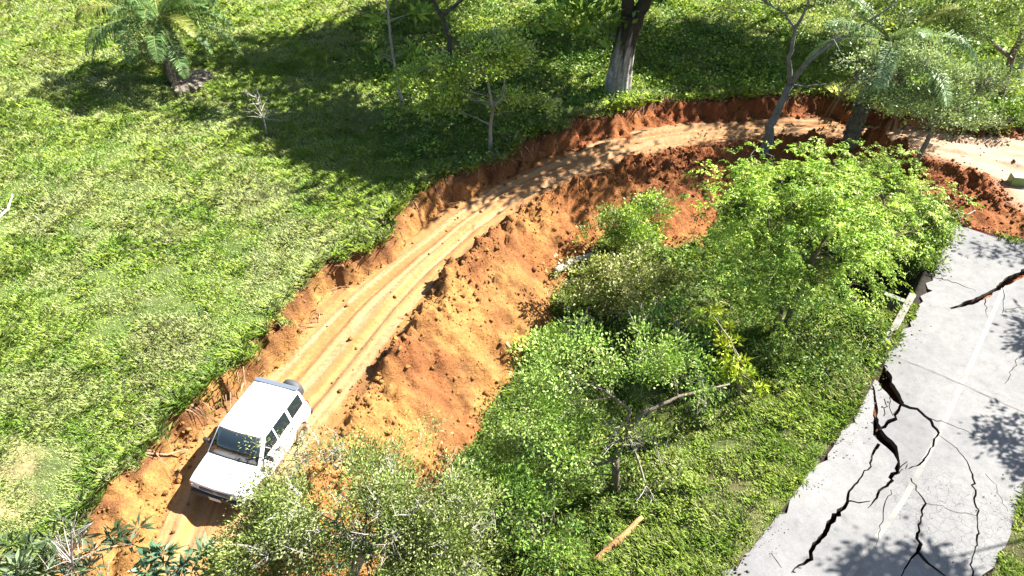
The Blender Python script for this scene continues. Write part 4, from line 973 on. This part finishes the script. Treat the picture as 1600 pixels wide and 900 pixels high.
# large leaved shrubs in the lower left corner
b = np.array(at(110, 905)); y0 = b[1]
DL = [(.08, .12, .055), (.12, .165, .085), (.05, .085, .035)]
plant("oleander_shrub", "dark long leaved shrub with bare white stems in the lower left corner", "shrub", b,
      [(on_y(60, 880, y0), (.9, .7, .4)), (on_y(130, 830, y0+.3), (.8, .6, .4)), (on_y(180, 850, y0+.1), (.6, .5, .3)), (on_y(20, 900, y0), (.6, .5, .3)), (on_y(150, 890, y0-.2), (.9, .5, .4))],
      85, 17, .12, .26, .055, DL, 41, trunks=[([b-V3(0, 0, .2), on_y(112, 870, y0-.4), on_y(112, 830, y0-.4), on_y(120, 800, y0-.3)], [.022, .018, .013, .007]), ([on_y(112, 875, y0-.4), on_y(95, 850, y0-.4), on_y(90, 830, y0-.4)], [.014, .011, .006]), ([on_y(112, 860, y0-.4), on_y(135, 830, y0-.4)], [.02, .01])], bark=(.5, .46, .42), twig=.3, star=True, bare=12)
b = np.array(at(265, 925)); y0 = b[1]
plant("rosette_shrub", "blue green rosettes of long leaves at the bottom edge in front of the track", "shrub", b,
      [(on_y(250, 880, y0+.1), (.35, .3, .2)), (on_y(300, 882, y0), (.4, .3, .2)), (on_y(330, 900, y0), (.4, .3, .2)), (on_y(220, 890, y0), (.3, .3, .2))], 26, 20, .10, .28, .07, [(.08, .16, .09), (.12, .2, .12), (.06, .12, .05)], 42, twig=.8, star=True, bark=(.4, .35, .3))
b = np.array(at(1640, 800)); y0 = b[1]
plant("shrub", "leafy verge shrub right of the asphalt at the picture edge", "shrub", b, [(on_y(1625, 840, y0), (.5, .5, .35)), (on_y(1605, 895, y0-.6), (.6, .5, .3))], 130, 26, .16, .13, .06, [G_MID, G_DARK, G_LIME], 43)
# roadside trees to the right, out of the picture, whose shade falls on the asphalt
def roadside(label, px, py, h, blobs, seed, dens):
    g = on_z(px, py, ZA); k = h/math.tan(SUN_EL)
    x, y = g[0]-SH[0]*k, g[1]-SH[1]*k; b = np.array([x, y, float(hz(x, y))])
    bl = [(b+V3(*q[:3])+V3(0, 0, h), q[3]) for q in blobs]
    c = b.copy(); b = c+V3(4.5, .5, 0); b[2] = float(hz(b[0], b[1])); tr = [([b-V3(0, 0, .3), b+V3(-.3, 0, h*.5), (b+c)/2+V3(0, 0, h*.9), c+V3(.6, 0, h)], [.11, .07, .03, .01])]
    return plant("roadside_tree", label, "tree", b, bl, int(60*dens), 22, .22, .20, .09, [G_MID, G_DARK], seed, trunks=tr, bark=(.2, .17, .14), twig=.5, twig_r=.03)
roadside("roadside tree right of the picture shading the edge of the crazed lane", 1570, 700, 4.6, [(0,0,0,(.5,.7,.3)), (.5,-.5,0,(.5,.5,.3)), (1.4,.3,.3,(1.,1.,.5))], 44, 1.3)
roadside("roadside tree right of the picture dappling the asphalt at the lower edge", 1400, 880, 7.0, [(0,0,0,(.9,.4,.25)), (.9,-.3,.2,(.7,.4,.3)), (-.4,-.8,0,(.9,.4,.3))], 45, 1.9)
roadside("roadside tree right of the picture shading the asphalt below the red crack", 1600, 545, 5.5, [(0,0,0,(.5,.7,.3)), (.9,.6,.2,(.8,.7,.4)), (.7,-.7,.1,(.5,.5,.3))], 48, 1.2)
roadside("roadside tree right of the picture dappling the far end of the asphalt", 1580, 385, 6.0, [(0,0,0,(1.3,.7,.4)), (1.2,-1.2,.2,(1.,.7,.4)), (1.4,-3.2,.2,(.8,.8,.4))], 46, 1.4)

# ------------------------------------------------------------------ grass and undergrowth
def scatter(n, box, rng):
    return rng.uniform(box[0], box[1], n), rng.uniform(box[2], box[3], n)
def in_px(x, y, z, pg): 
    u, v, _ = project(x, y, z); return inside(pg, u, v)
def frame(x, y, z, m=330):
    u, v, d = project(x, y, z); return (u > -m) & (u < 1600+m) & (v > -m) & (v < 900+m*1.5)
CARM = Matrix.Rotation(-CAR_AZ, 2)
def blades(name, label, n, region, seed, L0, cols, dry=.2, valley=False, wid=.014):
    rng = np.random.default_rng(seed)
    # candidate tufts thinned with distance so that the picture is evenly covered
    x, y = scatter(n, (-60, 62, 4, 75), rng) if not valley else scatter(n, (-12, 40, 4, 40), rng)
    z = hz(x, y); _, _, d = project(x, y, z)
    k = (rng.random(n) < np.clip((15.0/d)**1.6, 0, 1)) & (np.hypot(x-PIT[0], y-PIT[1]) > 1.35) & frame(x, y, z) & np.isin(reg_at(x, y), region)
    x, y, z, d = x[k], y[k], z[k], d[k]
    dens = .75*fbm(x/1.3, y/1.3, 91, 3)+.75*fbm(x/.5, y/.5, 92, 2); g = fbm(x/5, y/5, 93, 3)
    k = rng.random(len(x)) < np.clip(.95+.8*dens, .35, 1); x, y, z, d, dens, g = x[k], y[k], z[k], d[k], dens[k], g[k]
    edge_d = dist(L_TOP, x+.55*fbm(x/2.2, y/2.2, 11, 2)+.3*fbm(x/.55, y/.55, 13, 2), y+.55*fbm(x/2.2, y/2.2, 21, 2)+.3*fbm(x/.55, y/.55, 23, 2))[0]
    per = 7; m = len(x)*per; i = np.repeat(np.arange(len(x)), per)
    sc = np.clip(d/18, .8, 2.6)[i]; tall = (1+1.15*dens+.3*g)[i].clip(.4, 2.2)*(1+.9*(edge_d < .35))[i]
    px_ = x[i]+rng.normal(size=m)*.05*sc; py_ = y[i]+rng.normal(size=m)*.05*sc
    P = np.column_stack([px_, py_, hz(px_, py_)-.01])
    a = rng.uniform(0, 6.283, m); lean = rng.uniform(.15, 1.1, m)
    D = unit(np.column_stack([np.cos(a)*lean, np.sin(a)*lean, np.ones(m)])); L = L0*rng.uniform(.5, 1.3, m)*tall*sc**.6
    s = np.column_stack([-np.sin(a+rng.normal(size=m)*.6), np.cos(a), np.zeros(m)])*(wid*sc*rng.uniform(.7, 1.3, m))[:, None]
    mid = P+D*L[:, None]*.55; tip = mid+unit(D+np.column_stack([np.cos(a)*.6, np.sin(a)*.6, -.35*np.ones(m)]))*L[:, None]*.5
    V = np.stack([P-s*.5, P+s*.5, mid+s*.45, tip, mid-s*.45], 1).reshape(-1, 3); Fc = np.arange(5*m).reshape(m, 5)
    ci = ((fbm(x/2.2, y/2.2, 95, 3)*1.4+.5)*len(cols)).clip(0, len(cols)-1).astype(int)[i]
    T = np.array(cols, float)[ci]*(1+.20*rng.normal(size=(m, 1))).clip(.4, 1.7)
    dr = rng.random(m) < np.clip(dry*(.6+1.2*sstep(.0, .5, fbm(x/1.8, y/1.8, 97, 3)))[i], 0, .8); T[dr] = np.array((.60, .62, .36))*rng.uniform(.7, 1.15, (dr.sum(), 1))
    o = mesh_obj(name, V, Fc, M_GRASS, None, np.repeat(T, 5, 0)); print(name, m)
    return tag(o, label, "grass", kind="stuff")
blades("grass", "sunlit rough pasture grass with dry patches covering the hillside left of the track", 3600000, (0,), 51, .135,
       [(.45, .65, .12), (.53, .71, .16), (.34, .55, .09), (.58, .72, .25)], .26)
blades("grass", "lush long grass on the valley slope and verge beside the cracked asphalt", 560000, (4, 6), 52, .17,
       [(.36, .53, .09), (.44, .60, .13), (.28, .45, .07)], .22, True)

def undergrowth(name, label, pgs, dens, seed, h, leaf, cols, region):
    rng = np.random.default_rng(seed); Vs, Ts = [], []
    xs, ys = scatter(int(dens*50*60), (-12, 42, 5, 50), rng); z = hz(xs, ys); u, v, d = project(xs, ys, z)
    k = np.zeros(len(xs), bool)
    for pg in pgs: k |= inside(pg, u, v)
    k &= (np.hypot(xs-PIT[0], ys-PIT[1]) > 1.4) & np.isin(reg_at(xs, ys), region) & (fbm(xs/1.4, ys/1.4, 103+seed, 2) > -.22)
    xs, ys, z, d = xs[k], ys[k], z[k], d[k]; per = 26; n = len(xs)*per; i = np.repeat(np.arange(len(xs)), per)
    hh = (h*(.5+rng.random(len(xs))))[i]; sc = np.clip(d/18, .8, 1.8)[i]
    off = np.column_stack([rng.normal(size=n)*.16*sc, rng.normal(size=n)*.16*sc, rng.random(n)**.7*hh])
    P = np.column_stack([xs[i], ys[i], z[i]])+off; P[:, 2] = np.maximum(P[:, 2], hz(P[:, 0], P[:, 1])+.02)
    D = unit(np.column_stack([off[:, 0]*4, off[:, 1]*4, .3+0*hh])+rng.normal(size=(n, 3))*.5); L = leaf*sc*rng.uniform(.6, 1.4, n)
    V, Fc = leaves(P, D, L, L*.48, rng)
    T = np.array(cols, float)[rng.integers(0, len(cols), len(xs))][i]*(1+.18*rng.normal(size=(n, 1))).clip(.5, 1.6)
    o = mesh_obj(name, V, Fc, M_LEAF, None, np.repeat(T, 4, 0)); print(name, n)
    return tag(o, label, "undergrowth", kind="stuff")
undergrowth("undergrowth", "tangled weeds and creepers on the shaded hillside above the cut bank",
    [[(560,0),(900,0),(1260,0),(1300,150),(1150,160),(1000,160),(900,190),(780,260),(690,290),(620,270),(600,200),(560,120)]], 4.6, 61, .36, .085, [G_MID, G_LIME, (.15, .27, .05), G_DARK], (0,))
undergrowth("undergrowth", "leafy valley floor growth around the bushes below the spoil slope",
    [[(700,780),(760,640),(880,500),(1050,380),(1120,380),(1400,520),(1370,600),(1190,600),(1120,660),(1040,690),(1010,790),(930,900),(640,960)],[(1400,440),(1430,300),(1500,350),(1470,440)]], 8.5, 62, .36, .085, [(.12, .21, .04), (.10, .18, .035), (.22, .33, .08), (.06, .12, .025)], (4,))  # greens darkened to paint the shade between the bushes
undergrowth("undergrowth", "low weeds on the far verge behind the dirt junction", [[(1380,60),(1600,60),(1600,200),(1500,200),(1400,180)]], 2.4, 63, .45, .16, [G_MID, G_LIME, G_BLUE], (0,))

# ------------------------------------------------------------------ soil clods, roots
ICO_V = None
def clods():
    rng = np.random.default_rng(71); t = (1+5**.5)/2
    iv = unit(np.array([(-1,t,0),(1,t,0),(-1,-t,0),(1,-t,0),(0,-1,t),(0,1,t),(0,-1,-t),(0,1,-t),(t,0,-1),(t,0,1),(-t,0,-1),(-t,0,1)], float))
    fi = np.array([(0,11,5),(0,5,1),(0,1,7),(0,7,10),(0,10,11),(1,5,9),(5,11,4),(11,10,2),(10,7,6),(7,1,8),(3,9,4),(3,4,2),(3,2,6),(3,6,8),(3,8,9),(4,9,5),(2,4,11),(6,2,10),(8,6,7),(9,8,1)])
    n = 300000; x, y = scatter(n, (-14, 34, 6, 36), rng); z, reg, f = ground(x, y, True)
    u = f['dR']/(f['dR']+f['dE']+1e-6)
    p = np.where(reg == 3, .10+.5*sstep(.5, .1, u)+.25*sstep(.8, 1, u)+.5*sstep(26, 34, f['sR']), 0)+np.where(reg == 1, .30, 0)+np.where(reg == 2, .30*sstep(.12, 0, f['v'])+.40*sstep(.86, 1, f['v'])+.015, 0)
    k = rng.random(n) < p*(.35+1.3*(fbm(x/1.2, y/1.2, 111, 2) > .0)); x, y, z, reg = x[k], y[k], z[k], reg[k]; n = len(x)
    s = .019*np.exp(rng.normal(size=n)*.65).clip(.4, 4.6)*np.where(reg == 1, .8, 1.); 
    V = (iv[None]*(1+.28*rng.normal(size=(n, 12, 1)))*(s[:, None]*rng.uniform(.7, 1.3, (n, 3)))[:, None, :]+np.column_stack([x, y, hz(x, y)+s*.3])[:, None, :]).reshape(-1, 3)
    Fc = (fi[None]+12*np.arange(n)[:, None, None]).reshape(-1, 3)
    rd = sstep(13, 27, y+x*.35)
    T = mixc(OCH*.95, RED*1.05, rd*.8+.3*rng.random(n)-.1)*rng.uniform(.55, 1.15, (n, 1))
    o = mesh_obj("soil_clods", V, Fc, M_SOIL, None, np.repeat(T, 12, 0)); print("clods", n)
    tag(o, "loose red and ochre earth clods strewn over the spoil and bank foot", "soil clods", kind="stuff")
clods()
def gravel():
    rng = np.random.default_rng(75); t = (1+5**.5)/2
    iv = unit(np.array([(1,1,1),(1,-1,-1),(-1,1,-1),(-1,-1,1),(1.2,0,.2),(-1.1,.2,0)], float)); fi = np.array([(0,4,2),(0,1,4),(0,2,5),(0,5,3),(0,3,1),(1,3,4),(1,2,4),(1,3,2),(2,3,5)])
    P = []
    for L_ in (L_ASPH, A_RIGHT):
        q = jag(L_[1:], .02, 0, rng); k = rng.random(len(q)) < .9; q = q[k]; P.append(q[:, :2]+rng.normal(0, .13, (len(q), 2))); P.append(q[:, :2]+rng.normal(0, .30, (len(q), 2)))
    P = np.vstack(P); P = P[fbm(P[:, 0]/.9, P[:, 1]/.9, 121, 2) > -.1]; n = len(P)
    s = .012*np.exp(rng.normal(size=n)*.55).clip(.5, 3.5)
    on = inside(A_ROAD, P[:, 0], P[:, 1]); z = np.where(on, ZA-.0, hz(P[:, 0], P[:, 1]))
    V = (iv[None]*(s[:, None]*rng.uniform(.6, 1.3, (n, 3)))[:, None, :]*(1+.2*rng.normal(size=(n, 6, 1)))+np.column_stack([P, z+s*.3])[:, None, :]).reshape(-1, 3)
    T = np.array((.30, .26, .20))*rng.uniform(.5, 1.25, (n, 1))*np.where(rng.random((n, 1)) < .3, (1.1, .75, .5), (1, 1, 1))
    o = mesh_obj("gravel", V, (fi[None]+6*np.arange(n)[:, None, None]).reshape(-1, 3), M_SOIL, None, np.repeat(T, 6, 0)); tag(o, "loose gravel and dirt along the broken edges of the asphalt", "gravel", kind="stuff")
gravel()
def roots():
    rng = np.random.default_rng(72); mb = MB()
    P = jag(L_TOP[4:22], .3, .12, rng)
    for p in P:
        if rng.random() < .95:
            z0 = float(hz(p[0], p[1]))
            f = L_FOOT[np.argmin(np.hypot(L_FOOT[:, 0]-p[0], L_FOOT[:, 1]-p[1]))]; d = unit(np.array([f[0]-p[0], f[1]-p[1], 0])+rng.normal(size=3)*[.5, .5, 0])
            for _ in range(rng.integers(1, 5)):
                q = np.array([p[0], p[1], z0])+np.r_[rng.normal(size=2)*.12, 0]; l = rng.uniform(.2, .7)
                e = q+d*l*.7; e[2] = max(float(hz(e[0], e[1]))+.04, z0-l); m = (q+e)/2+V3(0, 0, .10)+rng.normal(size=3)*.05
                mb.tube(bez(q, m, e, 5), np.linspace(rng.uniform(.010, .026), .004, 5), 4, np.array((.44, .28, .17))*rng.uniform(.6, 1.4), cap=False)
    o = mb.build("roots", M_BARK); tag(o, "fringe of thin roots hanging from the torn turf edge of the bank", "roots", kind="stuff")
roots()

# ------------------------------------------------------------------ logs, branches and small things
def limb(name, label, pts, R, tint, cat="log", seg=10, side=()):
    root = None; mb = MB(); P = np.array(pts, float); t = np.linspace(0, len(P)-1, (len(P)-1)*5+1); Pi = np.array([np.interp(t, np.arange(len(P)), P[:, k]) for k in range(3)]).T
    Pi[1:-1] += np.random.default_rng(len(label)).normal(size=(len(Pi)-2, 3))*R[0]*.12
    mb.tube(Pi, np.interp(t, np.arange(len(R)), R), seg, tint)
    for s in side: mb.tube(bez(np.array(s[0]), (np.array(s[0])+np.array(s[1]))/2+V3(0, 0, .06), np.array(s[1]), 5), np.linspace(s[2], .005, 5), 5, tint)
    o = mb.build(name, M_BARK, None, True, P[0]); o.location = tuple(P[0]); return tag(o, label, cat)
limb("fallen_log", "pale sawn log sticking out of the spoil beside the olive bush", [at(868, 428, .10), at(888, 415, .14), at(925, 402, .12)], [.12, .11, .09], (.55, .50, .45))
limb("fallen_log", "brown fallen trunk lying in dark shade right of the twiggy shrub", [at(715, 820, .12), at(760, 800, .14), at(800, 785, .10)], [.10, .09, .07], (.40, .27, .18))
limb("fallen_log", "orange stripped trunk lying in the grass at the lower edge", [at(925, 885, .10), at(965, 850, .14), at(1003, 812, .12)], [.09, .10, .05], (.46, .25, .11))
limb("fallen_branch", "bleached curved branch lying in the pasture at the left edge", [at(-30, 352, .06), at(0, 343, .08), at(15, 332, .12), at(24, 313, .22)], [.055, .05, .04, .02], (.62, .58, .52), "branch", 7, [(at(-2, 340, .1), at(18, 322, .08), .02)])
limb("fallen_branch", "pale crooked branch on the dark heap at the far end of the asphalt", [at(1478, 338, .06), at(1492, 336, .16), at(1508, 340, .12), at(1520, 336, .2)], [.035, .03, .02, .01], (.6, .56, .5), "branch", 6, [(at(1492, 336, .16), at(1500, 352, .08), .015)])
limb("exposed_root", "long exposed root trailing down the bare earth left of the car", [at(205, 702, .05), at(235, 712, .08), at(262, 714, .08), at(296, 706, .1)], [.03, .03, .025, .015], (.42, .27, .16), "root", 6, [(at(240, 706, .06), at(275, 745, .06), .016), (at(222, 704, .06), at(258, 722, .06), .014)])

# culvert: concrete headwall and slab beside the road, pit below with its shade painted into the soil
conc = plain("weathered_concrete", (.15, .14, .12), .9, var=.3, vscale=5, bump=.5, bscale=25)
a, c = on_z(1427, 458, ZA+.12), on_z(1383, 538, ZA+.10)
root = thing("culvert", tuple(a), "broken concrete culvert headwall beside the asphalt with a dark pit", "culvert")
d = c-a; L = float(np.linalg.norm(d[:2])); az = math.atan2(d[1], d[0]); mid = (a+c)/2
mb = MB(); mb.box(mid-V3(0, 0, 1.3), (L, .20, 2.6), az); mb.build("headwall", conc, root, False, a, bevel=.02)
n_ = np.array([-d[1], d[0], 0])/L; n_ = n_ if n_[0] < 0 else -n_
mb = MB(); e0 = a+n_*.5+V3(0, .1, -.4); mb.box((a+e0)/2-V3(0, 0, 1.2)+n_*.1, (.7, .2, 2.0), math.atan2(n_[1], n_[0])); mb.build("wing_wall", conc, root, False, a, bevel=.02)

# green crate on the pale dirt
g = np.array(at(1590, 287)); root = thing("green_crate", tuple(g), "small green crate standing on the pale dirt at the right edge", "crate", rz=-.2)
gm = plain("green_plastic", (.12, .22, .06), .5, var=.2)
mb = MB()
for (cx, cy, sx, sy) in ((0, .19, .62, .025), (0, -.19, .62, .025), (.30, 0, .025, .36), (-.30, 0, .025, .36)): mb.box((cx, cy, .17), (sx, sy, .34))
mb.box((0, 0, .02), (.6, .36, .03)); mb.build("body", gm, root, bevel=.008)
mb = MB(); mb.box((0, 0, .345), (.66, .43, .03)); mb.build("lid", plain("green_lid", (.20, .30, .12), .5, var=.2), root, bevel=.008)
# red tape across the far end of the asphalt
pts = [at(1500, 349, .06), at(1520, 362, .05), at(1540, 366, .05), at(1556, 372, .06)]
mb = MB(); P = np.array([tuple(q) for q in pts]); V = []
for k, q in enumerate(P): V += [q+V3(0, 0, .035), q-V3(0, .03, .01)]
mb.add(V, [(2*k, 2*k+1, 2*k+3, 2*k+2) for k in range(len(P)-1)]); o = mb.build("barrier_tape", plain("red_tape", (.65, .06, .10), .4)); tag(o, "fallen red barrier tape across the far end of the asphalt", "tape")
so = o.modifiers.new("t", 'SOLIDIFY'); so.thickness = .003
# grey post at the upper right
b = np.array(at(1592, 118)); mb = MB(); mb.tube([(0, 0, -.3), (-.25, 0, 1.6)], [.10, .09], 8, (.42, .41, .39)); o = mb.build("fence_post", M_BARK, None, True); o.location = tuple(b); tag(o, "pale grey leaning post under the trees in the upper right corner", "post")

# ------------------------------------------------------------------ plan units to metres
for o in list(bpy.data.objects):
    if o.parent is None and o.type in ('MESH', 'EMPTY'):
        o.location = o.location*KW; o.scale = o.scale*KW
